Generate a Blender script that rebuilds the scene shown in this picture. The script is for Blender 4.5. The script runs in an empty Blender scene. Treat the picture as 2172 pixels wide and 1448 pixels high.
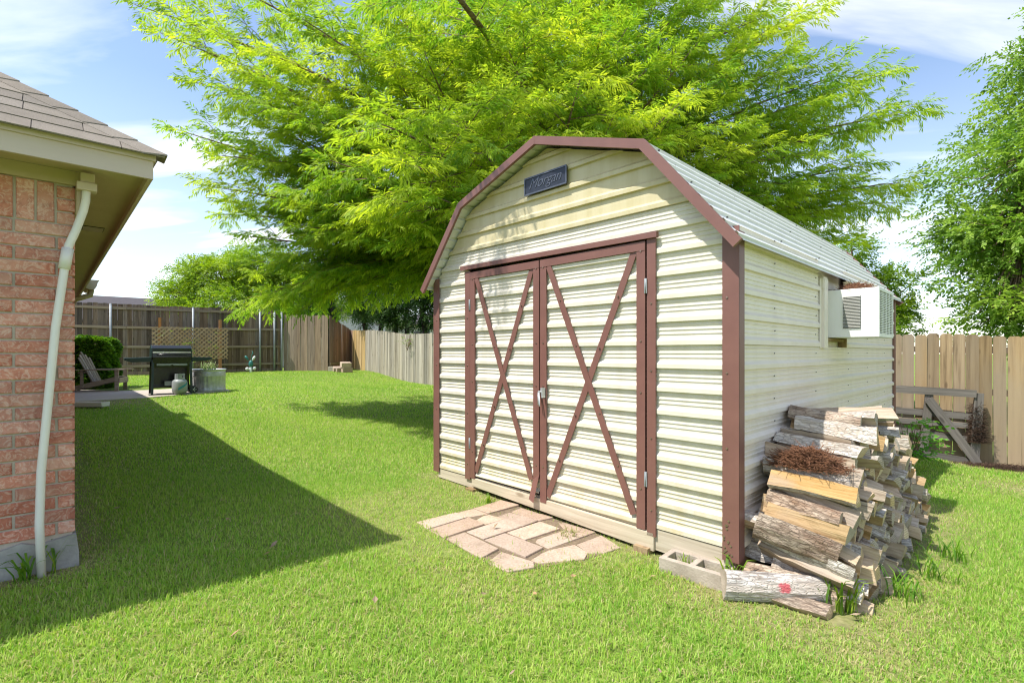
import bpy, math, random
import numpy as np
from mathutils import Vector, Matrix
R = math.radians
random.seed(7); rng = np.random.default_rng(11)
sc = bpy.context.scene
col = sc.collection

# ------------------------------------------------------------------ camera, sky, sun, exposure
ZC = 1.27
cam_d = bpy.data.cameras.new('camera'); cam = bpy.data.objects.new('camera', cam_d); col.objects.link(cam)
cam.location = (0, 0, ZC); cam.rotation_euler = (R(90), 0, 0)
cam_d.sensor_width = 36; cam_d.lens = 17.60; cam_d.shift_y = 0.01105
cam_d.clip_start = 0.05; cam_d.clip_end = 2000
sc.camera = cam
SUN = Vector((-.444, -.211, .871)).normalized()
w = bpy.data.worlds.new('World'); sc.world = w; w.use_nodes = True
nt = w.node_tree; nt.nodes.clear()
N = nt.nodes.new; L = nt.links.new
out = N('ShaderNodeOutputWorld'); bg = N('ShaderNodeBackground'); bgc = N('ShaderNodeBackground'); mx = N('ShaderNodeMixShader')
sky = N('ShaderNodeTexSky'); sky.sky_type = 'NISHITA'; sky.sun_disc = False
sky.sun_elevation = math.asin(SUN.z); sky.sun_rotation = math.atan2(SUN.x, SUN.y)
sky.air_density = 1.0; sky.dust_density = 0.5; sky.ozone_density = 1.2
bg.inputs['Strength'].default_value = 0.10; L(sky.outputs[0], bg.inputs[0])
bgc.inputs['Color'].default_value = (1, .985, .96, 1); bgc.inputs['Strength'].default_value = 0.66
tc = N('ShaderNodeTexCoord'); sep = N('ShaderNodeSeparateXYZ'); L(tc.outputs['Generated'], sep.inputs[0])
def wm(op, a, b):
    n = N('ShaderNodeMath'); n.operation = op
    for i, s in enumerate((a, b)):
        if isinstance(s, (int, float)): n.inputs[i].default_value = s
        elif s is not None: L(s, n.inputs[i])
    return n.outputs[0]
den = wm('ADD', wm('MAXIMUM', sep.outputs[2], 0.0), 0.16)
cx_ = wm('DIVIDE', sep.outputs[0], den); cy_ = wm('DIVIDE', sep.outputs[1], den)
cmb = N('ShaderNodeCombineXYZ'); L(cx_, cmb.inputs[0]); L(cy_, cmb.inputs[1])
mp = N('ShaderNodeMapping'); L(cmb.outputs[0], mp.inputs[0])
mp.inputs['Rotation'].default_value = (0, 0, R(-32)); mp.inputs['Scale'].default_value = (.55, 1.9, 1); mp.inputs['Location'].default_value = (3.1, .7, 0)
nz = N('ShaderNodeTexNoise'); nz.inputs['Scale'].default_value = 1.35; nz.inputs['Detail'].default_value = 9; nz.inputs['Roughness'].default_value = .52; nz.inputs['Distortion'].default_value = .6
L(mp.outputs[0], nz.inputs['Vector'])
rp = N('ShaderNodeValToRGB'); rp.color_ramp.elements[0].position = .49; rp.color_ramp.elements[1].position = .78
rp.color_ramp.elements[0].color = (.03, .03, .03, 1); rp.color_ramp.elements[1].color = (.92, .92, .92, 1)
L(nz.outputs[0], rp.inputs[0])
# thicker cloud layer seen edge-on near the horizon
hz = N('ShaderNodeMapRange'); L(sep.outputs[2], hz.inputs[0]); hz.inputs[1].default_value = .42; hz.inputs[2].default_value = .03; hz.inputs[3].default_value = 0; hz.inputs[4].default_value = .34
fac = wm('MINIMUM', wm('ADD', rp.outputs[0], wm('MULTIPLY', hz.outputs[0], wm('ADD', nz.outputs[0], .35))), 1.0)
L(fac, mx.inputs[0]); L(bg.outputs[0], mx.inputs[1]); L(bgc.outputs[0], mx.inputs[2]); L(mx.outputs[0], out.inputs[0])
sd = bpy.data.lights.new('sun', 'SUN'); sun = bpy.data.objects.new('sun', sd); col.objects.link(sun)
sd.energy = 2.7; sd.angle = R(.53); sd.color = (1, .955, .88)
sun.rotation_euler = (-SUN).to_track_quat('-Z', 'Y').to_euler(); sun.location = SUN * 50
sc.view_settings.view_transform = 'Standard'; sc.view_settings.look = 'None'
sc.view_settings.exposure = 1.35; sc.view_settings.gamma = 1; sc.view_settings.use_curve_mapping = False
sc.cycles.use_denoising = True
sc.cycles.filter_width = 1.15
sc.cycles.max_bounces = 8; sc.cycles.diffuse_bounces = 6; sc.cycles.transmission_bounces = 5; sc.cycles.glossy_bounces = 2
sc.cycles.caustics_reflective = False; sc.cycles.caustics_refractive = False

# ------------------------------------------------------------------ helpers
def tag(o, label=None, cat=None, group=None, kind=None):
    if label: o['label'] = label
    if cat: o['category'] = cat
    if group: o['group'] = group
    if kind: o['kind'] = kind
    return o
def empty(name, loc, rz=0):
    o = bpy.data.objects.new(name, None); col.objects.link(o); o.location = loc; o.rotation_euler = (0, 0, rz)
    o.empty_display_size = .1
    return o
def link(name, me, parent=None, loc=None, rot=None, scale=None):
    o = bpy.data.objects.new(name, me); col.objects.link(o)
    if parent: o.parent = parent
    if loc is not None: o.location = loc
    if rot is not None: o.rotation_euler = rot
    if scale is not None: o.scale = scale
    return o
class MB:
    def __init__(s): s.v = []; s.f = []; s.m = []; s.sm = []
    def add(s, vs, fs, mi=0, smooth=False):
        b = len(s.v); s.v += [tuple(v) for v in vs]
        for f in fs: s.f.append(tuple(b + i for i in f)); s.m.append(mi); s.sm.append(smooth)
        return s
    def box(s, c, d, rot=None, mi=0, taper=None):
        hx, hy, hz_ = d[0] / 2, d[1] / 2, d[2] / 2
        vs = [Vector((x, y, z)) for z in (-hz_, hz_) for y in (-hy, hy) for x in (-hx, hx)]
        if taper:
            for v in vs:
                if v.z > 0: v.x *= taper; v.y *= taper
        M_ = rot.to_matrix() if hasattr(rot, 'to_matrix') else (rot if rot is not None else None)
        if isinstance(rot, tuple): 
            from mathutils import Euler
            M_ = Euler(rot).to_matrix()
        vs = [(M_ @ v if M_ is not None else v) + Vector(c) for v in vs]
        return s.add(vs, [(0, 2, 3, 1), (4, 5, 7, 6), (0, 1, 5, 4), (2, 6, 7, 3), (0, 4, 6, 2), (1, 3, 7, 5)], mi)
    def b2(s, x0, x1, y0, y1, z0, z1, mi=0):
        return s.box(((x0 + x1) / 2, (y0 + y1) / 2, (z0 + z1) / 2), (x1 - x0, y1 - y0, z1 - z0), mi=mi)
    def bar(s, a, b, w_, t, up=(0, 0, 1), mi=0):
        a = Vector(a); b = Vector(b); d = b - a; ln = d.length; d.normalize(); u = Vector(up)
        sd_ = d.cross(u)
        if sd_.length < 1e-4: sd_ = d.cross(Vector((1, 0, 0)))
        sd_.normalize(); u = sd_.cross(d)
        M_ = Matrix((d, sd_, u)).transposed()
        return s.box((a + b) / 2, (ln, w_, t), rot=M_, mi=mi)
    def tube(s, pts, rad, n=8, mi=0, caps=True, smooth=True):
        pts = [Vector(p) for p in pts]; rad = [rad] * len(pts) if isinstance(rad, (int, float)) else list(rad)
        base = len(s.v); ref = None
        for i, p in enumerate(pts):
            d = (pts[min(i + 1, len(pts) - 1)] - pts[max(i - 1, 0)]).normalized()
            if ref is None:
                ref = d.cross(Vector((0, 0, 1)))
                if ref.length < .05: ref = d.cross(Vector((1, 0, 0)))
            ref = (ref - d * ref.dot(d)).normalized(); q = d.cross(ref)
            for k in range(n):
                a = 2 * math.pi * k / n
                s.v.append(tuple(p + (ref * math.cos(a) + q * math.sin(a)) * rad[i]))
        for i in range(len(pts) - 1):
            for k in range(n):
                k2 = (k + 1) % n
                s.f.append((base + i * n + k, base + i * n + k2, base + (i + 1) * n + k2, base + (i + 1) * n + k)); s.m.append(mi); s.sm.append(smooth)
        if caps:
            s.f.append(tuple(base + k for k in range(n))[::-1]); s.m.append(mi); s.sm.append(False)
            e = base + (len(pts) - 1) * n
            s.f.append(tuple(e + k for k in range(n))); s.m.append(mi); s.sm.append(False)
        return s
    def lathe(s, prof, n=24, c=(0, 0, 0), mi=0, smooth=True, closed=False):
        base = len(s.v)
        for r, z in prof:
            for k in range(n):
                a = 2 * math.pi * k / n; s.v.append((c[0] + r * math.cos(a), c[1] + r * math.sin(a), c[2] + z))
        for i in range(len(prof) - 1):
            for k in range(n):
                k2 = (k + 1) % n
                s.f.append((base + i * n + k, base + i * n + k2, base + (i + 1) * n + k2, base + (i + 1) * n + k)); s.m.append(mi); s.sm.append(smooth)
        return s
    def prism(s, poly, axis, a0, a1, mi=0):
        """poly in the two remaining axes (x,z for axis 'y'; y,z for 'x'; x,y for 'z')"""
        def P(p, a): return {'y': (p[0], a, p[1]), 'x': (a, p[0], p[1]), 'z': (p[0], p[1], a)}[axis]
        n = len(poly); vs = [P(p, a0) for p in poly] + [P(p, a1) for p in poly]
        fs = [tuple(range(n)), tuple(range(2 * n - 1, n - 1, -1))] + [(i, i + n, (i + 1) % n + n, (i + 1) % n) for i in range(n)]
        return s.add(vs, fs, mi)
    def mesh(s, name, mats):
        me = bpy.data.meshes.new(name); me.from_pydata(s.v, [], s.f)
        for m_ in (mats if isinstance(mats, (list, tuple)) else [mats]): me.materials.append(m_)
        me.polygons.foreach_set('material_index', s.m); me.polygons.foreach_set('use_smooth', s.sm)
        import bmesh
        bm = bmesh.new(); bm.from_mesh(me); bmesh.ops.recalc_face_normals(bm, faces=bm.faces); bm.to_mesh(me); bm.free()
        return me
    def build(s, name, mats, parent=None, loc=None, rot=None, bevel=0):
        o = link(name, s.mesh(name, mats), parent, loc, rot)
        if bevel:
            bv = o.modifiers.new('bevel', 'BEVEL'); bv.width = bevel; bv.segments = 2; bv.limit_method = 'ANGLE'; bv.angle_limit = R(50)
        return o
def np_mesh(name, V, F, mats, cols=None):
    me = bpy.data.meshes.new(name); V = np.asarray(V, np.float32); F = np.asarray(F, np.int32); k = F.shape[1]
    me.vertices.add(len(V)); me.vertices.foreach_set('co', V.ravel())
    me.loops.add(F.size); me.loops.foreach_set('vertex_index', F.ravel())
    me.polygons.add(len(F)); me.polygons.foreach_set('loop_start', np.arange(len(F), dtype=np.int32) * k)
    me.polygons.foreach_set('loop_total', np.full(len(F), k, np.int32))
    me.materials.append(mats)
    if cols is not None:
        a = me.color_attributes.new('col', 'FLOAT_COLOR', 'POINT')
        c4 = np.ones((len(V), 4), np.float32); c4[:, :3] = cols; a.data.foreach_set('color', c4.ravel())
    me.update(calc_edges=True)
    return me

# ------------------------------------------------------------------ materials
class NT:
    def __init__(s, name):
        s.m = bpy.data.materials.new(name); s.m.use_nodes = True; s.t = s.m.node_tree; s.t.nodes.clear()
        s.o = s.n('ShaderNodeOutputMaterial'); s.p = s.n('ShaderNodeBsdfPrincipled'); s.l(s.p.outputs[0], s.o.inputs[0])
        s.tc = s.n('ShaderNodeTexCoord'); s.oi = s.n('ShaderNodeObjectInfo')
        s.geo = None
    def n(s, t): return s.t.nodes.new(t)
    def l(s, a, b): s.t.links.new(a, b)
    def math(s, op, a, b=None):
        n = s.n('ShaderNodeMath'); n.operation = op
        for i, x in enumerate((a, b)):
            if x is None: continue
            if isinstance(x, (int, float)): n.inputs[i].default_value = x
            else: s.l(x, n.inputs[i])
        return n.outputs[0]
    def coord(s, world=False, stretch=(1, 1, 1), rnd=True):
        if world:
            g = s.n('ShaderNodeNewGeometry'); src = g.outputs['Position']
        else: src = s.tc.outputs['Object']
        m = s.n('ShaderNodeMapping'); s.l(src, m.inputs[0]); m.inputs['Scale'].default_value = stretch
        if rnd and not world:
            c = s.n('ShaderNodeCombineXYZ'); 
            for i, k in enumerate((37.1, 91.7, 53.3)): s.l(s.math('MULTIPLY', s.oi.outputs['Random'], k), c.inputs[i])
            s.l(c.outputs[0], m.inputs['Location'])
        return m.outputs[0]
    def noise(s, vec, scale=5, detail=5, rough=.55, dist=0):
        n = s.n('ShaderNodeTexNoise'); s.l(vec, n.inputs['Vector'])
        n.inputs['Scale'].default_value = scale; n.inputs['Detail'].default_value = detail; n.inputs['Roughness'].default_value = rough; n.inputs['Distortion'].default_value = dist
        return n.outputs[0]
    def ramp(s, fac, stops):
        r = s.n('ShaderNodeValToRGB'); s.l(fac, r.inputs[0]); e = r.color_ramp.elements
        while len(e) < len(stops): e.new(.5)
        for i, (p, c) in enumerate(stops):
            e[i].position = p; e[i].color = (c[0], c[1], c[2], 1) if isinstance(c, tuple) else (c, c, c, 1)
        return r.outputs[0]
    def mix(s, fac, a, b, mode='MIX'):
        n = s.n('ShaderNodeMix'); n.data_type = 'RGBA'; n.blend_type = mode
        if isinstance(fac, (int, float)): n.inputs[0].default_value = fac
        else: s.l(fac, n.inputs[0])
        for i, x in ((6, a), (7, b)):
            if isinstance(x, tuple): n.inputs[i].default_value = (x[0], x[1], x[2], 1)
            else: s.l(x, n.inputs[i])
        return n.outputs[2]
    def vary(s, c, amt):
        h = s.n('ShaderNodeHueSaturation'); s.l(c, h.inputs['Color'])
        v = s.math('ADD', s.math('MULTIPLY', s.oi.outputs['Random'], 2 * amt), 1 - amt); s.l(v, h.inputs['Value'])
        r2 = s.math('FRACT', s.math('MULTIPLY', s.oi.outputs['Random'], 17.3))
        s.l(s.math('ADD', s.math('MULTIPLY', r2, amt * 1.2), 1 - amt * .6), h.inputs['Saturation'])
        return h.outputs[0]
    def bump(s, h, strength=.3, dist=.01, prev=None):
        b = s.n('ShaderNodeBump'); s.l(h, b.inputs['Height']); b.inputs['Strength'].default_value = strength; b.inputs['Distance'].default_value = dist
        if prev is not None: s.l(prev, b.inputs['Normal'])
        return b.outputs[0]
    def fin(s, c, rough=.7, metal=0, nrm=None, spec=.4):
        if isinstance(c, tuple): s.p.inputs['Base Color'].default_value = (c[0], c[1], c[2], 1)
        else: s.l(c, s.p.inputs['Base Color'])
        if isinstance(rough, (int, float)): s.p.inputs['Roughness'].default_value = rough
        else: s.l(rough, s.p.inputs['Roughness'])
        s.p.inputs['Metallic'].default_value = metal; s.p.inputs['Specular IOR Level'].default_value = spec
        if nrm is not None: s.l(nrm, s.p.inputs['Normal'])
        return s.m
def simple(name, c, c2=None, scale=6, rough=.6, metal=0, bump=.0, bscale=60, var=0, stretch=(1, 1, 1), spec=.4, lo=.3, hi=.7, world=False):
    t = NT(name); v = t.coord(world, stretch); c2 = c2 or tuple(x * .8 for x in c)
    cc = t.ramp(t.noise(v, scale, 6), [(lo, c2), (hi, c)])
    if var: cc = t.vary(cc, var)
    nr = t.bump(t.noise(v, bscale, 4), bump, .01) if bump else None
    return t.fin(cc, rough, metal, nr, spec)
def wood(name, c, c2, c3, axis='z', gs=38, rough=.85, var=.15, bump=.35, stain_dapple=None):
    t = NT(name); st = {'z': (1, 1, .045), 'x': (.045, 1, 1), 'y': (1, .045, 1)}[axis]
    v = t.coord(False, st); g = t.noise(v, gs, 6, .65, .4)
    big = t.noise(t.coord(False, tuple(.25 + .75 * x for x in st)), 3.2, 3)
    cc = t.ramp(g, [(.28, c3), (.48, c2), (.72, c)])
    cc = t.mix(t.ramp(big, [(.35, 0.0), (.75, .65)]), cc, c2)
    # knots
    kv = t.n('ShaderNodeTexVoronoi'); t.l(t.coord(False, {'z': (7, 7, 2.2), 'x': (2.2, 7, 7), 'y': (7, 2.2, 7)}[axis]), kv.inputs['Vector']); kv.inputs['Scale'].default_value = 1
    cc = t.mix(t.ramp(kv.outputs['Distance'], [(.07, .75), (.15, 0.0)]), cc, c3)
    if stain_dapple:
        cc = t.mix(t.ramp(t.noise(t.coord(True, (1, 1, .3)), stain_dapple[1], 4), [(.45, 0.0), (.62, .8)]), cc, stain_dapple[0])
    cc = t.vary(cc, var)
    return t.fin(cc, rough, 0, t.bump(g, bump, .006), .25)
def leafmat(name, trans=.45, rough=.5, tint=(1, 1, 1)):
    t = NT(name); a = t.n('ShaderNodeAttribute'); a.attribute_name = 'col'
    t.fin(a.outputs['Color'], rough, 0, None, .3)
    tr = t.n('ShaderNodeBsdfTranslucent')
    hs = t.n('ShaderNodeHueSaturation'); t.l(a.outputs['Color'], hs.inputs['Color']); hs.inputs['Value'].default_value = 1.25; hs.inputs['Saturation'].default_value = 1.08
    t.l(hs.outputs[0], tr.inputs[0])
    ms = t.n('ShaderNodeMixShader'); ms.inputs[0].default_value = trans
    t.l(t.p.outputs[0], ms.inputs[1]); t.l(tr.outputs[0], ms.inputs[2]); t.l(ms.outputs[0], t.o.inputs[0])
    return t.m
def m_brick():
    t = NT('brick_face'); v = t.coord(False, (1, 1, 1))
    n1 = t.noise(v, 9, 6, .6, 2.2); n2 = t.noise(v, 16, 4, .6, 3.5)
    c = t.ramp(n1, [(.3, (.38, .14, .10)), (.55, (.53, .225, .165)), (.75, (.58, .30, .23))])
    c = t.mix(t.ramp(n2, [(.50, 0.0), (.60, .48), (.68, .1)]), c, (.72, .56, .48))
    big = t.noise(v, 3.1, 2); c = t.mix(t.ramp(big, [(.52, 0.0), (.72, .45)]), c, (.60, .40, .32))
    c = t.vary(c, .16)
    return t.fin(c, .9, 0, t.bump(n2, .5, .006, t.bump(t.noise(v, 90, 3), .4, .004)), .2)
def m_house_side():
    t = NT('side_brick'); v = t.coord(False, (1, 1, 1), False)
    m = t.n('ShaderNodeMapping'); t.l(v, m.inputs[0]); m.inputs['Rotation'].default_value = (R(90), 0, R(90))
    b = t.n('ShaderNodeTexBrick'); t.l(v, b.inputs['Vector'])
    sw = t.n('ShaderNodeSeparateXYZ'); t.l(v, sw.inputs[0]); cb = t.n('ShaderNodeCombineXYZ')
    t.l(t.math('ADD', sw.outputs[0], sw.outputs[1]), cb.inputs[0]); t.l(sw.outputs[2], cb.inputs[1]); t.l(cb.outputs[0], b.inputs['Vector'])
    b.inputs['Scale'].default_value = 1; b.inputs['Brick Width'].default_value = .257; b.inputs['Row Height'].default_value = .074; b.inputs['Mortar Size'].default_value = .006
    b.inputs['Color1'].default_value = (.42, .14, .085, 1); b.inputs['Color2'].default_value = (.5, .21, .14, 1); b.inputs['Mortar'].default_value = (.42, .38, .33, 1)
    return t.fin(b.outputs['Color'], .9, 0, t.bump(t.math('SUBTRACT', 1.0, b.outputs['Fac']), .8, .01), .2)
def m_siding(name, base, dirt, amount=.25, low=True):
    t = NT(name); v = t.coord(False, (1, 1, 1), False)
    st = t.noise(t.coord(False, (3.5, 3.5, .35), False), 2.4, 5, .6)
    c = t.mix(t.ramp(st, [(.42, 0.0), (.75, amount)]), base, dirt)
    sp = t.noise(v, 26, 3, .6); c = t.mix(t.ramp(sp, [(.62, 0.0), (.8, .35)]), c, dirt)
    if low:   # splashed soil staining on the lowest sheets
        s = t.n('ShaderNodeSeparateXYZ'); t.l(t.tc.outputs['Object'], s.inputs[0])
        f = t.n('ShaderNodeMapRange'); t.l(s.outputs[2], f.inputs[0]); f.inputs[1].default_value = .75; f.inputs[2].default_value = .1; f.inputs[3].default_value = 0; f.inputs[4].default_value = 1
        g = t.math('MULTIPLY', f.outputs[0], t.ramp(t.noise(t.coord(False, (5, 5, 1.2), False), 2.0, 5), [(.35, .12), (.75, .85)]))
        c = t.mix(g, c, (.62, .50, .27))
    return t.fin(c, .42, 0, t.bump(t.noise(v, 2.6, 2), .16, .02, t.bump(t.noise(v, 60, 3), .03, .004)), .45)
def m_bark(name, c, c2, pale, red=False, scale=1.0):
    t = NT(name); v = t.coord(False, (.30, 1, 1)); v2 = t.coord(False, (.16, 1, 1))
    vo = t.n('ShaderNodeTexVoronoi'); vo.feature = 'DISTANCE_TO_EDGE'; ad = t.n('ShaderNodeVectorMath'); ad.operation = 'ADD'; t.l(v, ad.inputs[0])
    nz_ = t.noise(v, 22, 4); cmb_ = t.n('ShaderNodeCombineXYZ')
    for i, k in enumerate((.03, .05, -.04)): t.l(t.math('MULTIPLY', nz_, k), cmb_.inputs[i])
    t.l(cmb_.outputs[0], ad.inputs[1]); t.l(ad.outputs[0], vo.inputs['Vector']); vo.inputs['Scale'].default_value = 62 * scale; vo.inputs['Randomness'].default_value = 1
    fur = t.noise(v2, 55 * scale, 5, .65, .6)
    crack = t.math('MULTIPLY', t.ramp(vo.outputs['Distance'], [(.0, .5), (.10, 1.0)]), t.ramp(fur, [(.33, .2), (.52, 1.0)]))
    plate = t.ramp(t.noise(t.coord(False, (.5, 1, 1)), 9, 6, .65), [(.34, c), (.60, pale)])
    cc = t.mix(crack, c2, plate)
    cc = t.mix(t.ramp(t.noise(v, 4.5, 4), [(.56, 0.0), (.68, .75)]), cc, c)
    if red:
        d = t.n('ShaderNodeVectorMath'); d.operation = 'DISTANCE'; t.l(t.tc.outputs['Object'], d.inputs[0]); d.inputs[1].default_value = red
        cc = t.mix(t.ramp(t.math('ADD', d.outputs['Value'], t.math('MULTIPLY', t.noise(t.coord(False, (1, 1, 1)), 26, 4, .7), .085)), [(.068, .9), (.080, 0.0)]), cc, (.55, .07, .09))
    cc = t.vary(cc, .14)
    return t.fin(cc, .95, 0, t.bump(t.math('ADD', crack, t.noise(v, 40, 5)), .8, .010), .15)
def m_split(name, c, c2, c3):
    t = NT(name); v = t.coord(False, (.05, 1, 1)); g = t.noise(v, 42, 6, .7, .5)
    big = t.noise(t.coord(False, (.6, 1, 1)), 6, 4)
    cc = t.ramp(g, [(.30, c3), (.42, c2), (.62, c)])
    cc = t.mix(t.ramp(big, [(.52, 0.0), (.72, .55)]), cc, (.36, .31, .26))
    cc = t.vary(cc, .2)
    return t.fin(cc, .9, 0, t.bump(g, .8, .012), .15)
def m_endgrain(name, c, c2):
    t = NT(name); v = t.coord(False, (1, 1, 1)); 
    wv = t.n('ShaderNodeTexWave'); wv.wave_type = 'RINGS'; wv.rings_direction = 'X'; t.l(v, wv.inputs['Vector']); wv.inputs['Scale'].default_value = 28; wv.inputs['Distortion'].default_value = 3
    cc = t.ramp(wv.outputs['Fac'], [(.1, c2), (.8, c)])
    cc = t.mix(t.ramp(t.noise(v, 18, 4), [(.5, 0.0), (.75, .6)]), cc, (.22, .17, .12))
    cc = t.vary(cc, .2)
    return t.fin(cc, .9, 0, t.bump(t.noise(v, 60, 3), .5, .006), .15)
def m_ground():
    t = NT('lawn_soil'); v = t.coord(True, (1, 1, 1))
    n1 = t.noise(v, 18, 6); n2 = t.noise(v, .8, 4)
    c = t.ramp(n1, [(.3, (.10, .15, .03)), (.55, (.18, .25, .05)), (.75, (.30, .31, .11))])
    a = t.n('ShaderNodeAttribute'); a.attribute_name = 'dirt'
    d = t.ramp(t.noise(v, 30, 6), [(.3, (.16, .115, .07)), (.6, (.31, .235, .145)), (.8, (.44, .36, .23))])
    f = t.math('MULTIPLY', a.outputs['Fac'], t.ramp(t.noise(v, 5, 5), [(.25, .35), (.6, 1.0)]))
    c = t.mix(f, c, d)
    return t.fin(c, .95, 0, t.bump(n1, .6, .02), .1)
def m_paver():
    t = NT('paver_concrete'); v = t.coord(False, (1, 1, 1))
    c = t.ramp(t.noise(v, 60, 6, .7), [(.3, (.31, .22, .16)), (.6, (.49, .37, .285)), (.8, (.58, .47, .375))])
    c = t.mix(t.ramp(t.noise(v, 5, 4), [(.45, 0.0), (.75, .5)]), c, (.57, .45, .36)); c = t.mix(t.ramp(t.noise(v, 9, 5), [(.55, 0.0), (.72, .4)]), c, (.25, .19, .13)); c = t.vary(c, .16)
    return t.fin(c, .95, 0, t.bump(t.noise(v, 150, 4), .35, .004), .15)
def m_conc(name, c, c2, bs=120, bump=.35):
    t = NT(name); v = t.coord(False, (1, 1, 1)); n1 = t.noise(v, 9, 6, .65)
    cc = t.ramp(n1, [(.3, c2), (.7, c)]); cc = t.mix(t.ramp(t.noise(v, 80, 3), [(.6, 0.0), (.8, .4)]), cc, c2)
    return t.fin(cc, .95, 0, t.bump(t.noise(v, bs, 5), bump, .006), .15)
def m_shingle(name, c, c2, var=.12):
    t = NT(name); v = t.coord(False, (1, 1, 1)); n = t.noise(v, 240, 3, .7)
    cc = t.ramp(n, [(.3, c2), (.65, c)]); cc = t.mix(t.ramp(t.noise(v, 6, 4), [(.4, 0.0), (.7, .4)]), cc, c2); cc = t.vary(cc, var)
    return t.fin(cc, .95, 0, t.bump(n, .6, .004), .15)

Mt = {}
Mt['brick'] = m_brick(); Mt['brick_side'] = m_house_side()
Mt['mortar'] = m_conc('mortar', (.52, .45, .38), (.38, .33, .275), 160, .5)
Mt['foundation'] = m_conc('foundation_concrete', (.44, .42, .40), (.27, .26, .25), 60, .6)
Mt['housepaint'] = simple('house_trim_paint', (.58, .48, .41), (.50, .41, .35), 5, .6, bump=.12, bscale=26, stretch=(.25, 1, 1))
Mt['soffit'] = simple('soffit_paint', (.49, .395, .27), (.44, .35, .235), 4, .7, bump=.15, bscale=35)
Mt['whitepipe'] = simple('white_pipe', (.80, .77, .74), (.70, .67, .64), 3, .4)
Mt['shingle'] = m_shingle('roof_shingle', (.30, .26, .22), (.15, .13, .11)); Mt['shingle_far'] = m_shingle('grey_roof_shingle', (.115, .105, .11), (.07, .064, .07), 0)
Mt['siding'] = m_siding('cream_metal_siding', (.70, .655, .56), (.52, .45, .32), .40)
Mt['siding_side'] = m_siding('cream_metal_siding_shade_lift', (.78, .70, .61), (.58, .51, .40), .3, False)  # same paint as the front, lightened and warmed to offset the wall's shade
Mt['gable'] = m_siding('yellowed_gable_metal', (.60, .53, .34), (.46, .38, .17), .6, False)
Mt['roofmetal'] = m_siding('pale_roof_metal', (.70, .70, .70), (.48, .48, .48), .3, False)
Mt['brown'] = simple('brown_trim_metal', (.205, .096, .078), (.175, .080, .066), 7, .42, bump=.04, bscale=12, spec=.5)
Mt['screw'] = simple('screw_metal', (.45, .33, .26), None, 5, .35, .8)
Mt['steel'] = simple('galvanised_steel', (.56, .58, .58), (.38, .40, .41), 14, .42, .45, var=0)
Mt['postgrey'] = simple('dull_galvanised_post', (.34, .37, .39), (.27, .29, .31), 14, .6, .2)
Mt['skid'] = wood('weathered_sill_wood', (.62, .55, .44), (.48, .41, .31), (.24, .18, .12), 'x', 34)
Mt['skid_end'] = wood('rotting_beam_wood', (.42, .32, .20), (.30, .21, .12), (.14, .09, .05), 'y', 30)
Mt['gap_shade'] = simple('gap_shade_black', (.02, .017, .013), None, 5, .9)
Mt['plaque'] = simple('dark_cast_plaque', (.035, .042, .06), (.025, .03, .045), 20, .38, .2, bump=.1, bscale=120)
Mt['plaque_rim'] = simple('plaque_letter_metal', (.13, .14, .17), (.09, .1, .13), 30, .35, .4)
Mt['acwhite'] = m_siding('air_conditioner_enamel', (.80, .80, .76), (.58, .56, .5), .3, False)
Mt['acdark'] = simple('vent_dark', (.055, .055, .05), None, 8, .6)
Mt['acvent'] = simple('vent_louvre', (.42, .42, .38), (.34, .34, .30), 8, .5)
Mt['paver'] = m_paver(); Mt['block'] = m_conc('block_concrete', (.50, .43, .36), (.30, .25, .20), 90, .7)
Mt['patio'] = m_conc('patio_concrete', (.50, .44, .37), (.40, .35, .30), 60, .2)
Mt['fence_tan'] = wood('tan_fence_board', (.42, .315, .195), (.30, .215, .13), (.11, .075, .043), 'z', 22, var=.26, bump=.5, stain_dapple=((.30, .235, .165), 2.2))  # patches paint dappled tree shade as well as grey weathering into the boards
Mt['fence_dark'] = wood('dark_weathered_board', (.27, .205, .15), (.155, .115, .085), (.05, .037, .028), 'z', 26, var=.5)
Mt['fence_rail'] = wood('fence_rail_wood', (.37, .30, .22), (.29, .225, .16), (.15, .11, .08), 'x', 26)
Mt['fence_brown'] = wood('brown_fence_board', (.40, .305, .215), (.27, .20, .14), (.12, .085, .06), 'z', 26, var=.22)
Mt['fence_red'] = wood('reddish_fence_board', (.36, .25, .20), (.26, .17, .135), (.12, .08, .06), 'z', 26, var=.25)
Mt['fence_ochre'] = wood('ochre_fence_board', (.58, .42, .20), (.46, .32, .14), (.24, .16, .08), 'z', 26, var=.16)
Mt['fence_grey'] = wood('silver_grey_fence_board', (.44, .40, .33), (.32, .285, .225), (.15, .125, .09), 'z', 26, var=.3)
Mt['pallet'] = wood('grey_pallet_board', (.22, .195, .175), (.14, .125, .112), (.05, .043, .038), 'x', 30, var=.2)
Mt['pallet_v'] = wood('grey_pallet_post', (.22, .19, .165), (.14, .12, .105), (.05, .043, .038), 'z', 30, var=.2)
Mt['cedar'] = wood('cedar_post', (.50, .24, .09), (.40, .17, .06), (.22, .09, .035), 'z', 24)
Mt['lattice'] = wood('lattice_slat', (.52, .37, .23), (.43, .29, .175), (.28, .18, .10), 'x', 24, var=.12)
Mt['chair'] = wood('weathered_chair_wood', (.40, .34, .28), (.29, .24, .19), (.13, .10, .075), 'x', 30, var=.15)
Mt['black'] = simple('black_enamel', (.012, .012, .014), (.008, .008, .009), 6, .22, spec=.5)
Mt['grillgreen'] = simple('dark_green_enamel', (.018, .04, .033), (.014, .03, .026), 6, .35)
Mt['chrome'] = simple('bright_trim', (.72, .73, .75), None, 6, .2, .9)
Mt['tankwhite'] = simple('propane_tank_paint', (.32, .345, .34), (.22, .245, .245), 7, .4)
Mt['decal'] = simple('teal_decal', (.03, .24, .32), None, 7, .4)
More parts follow.
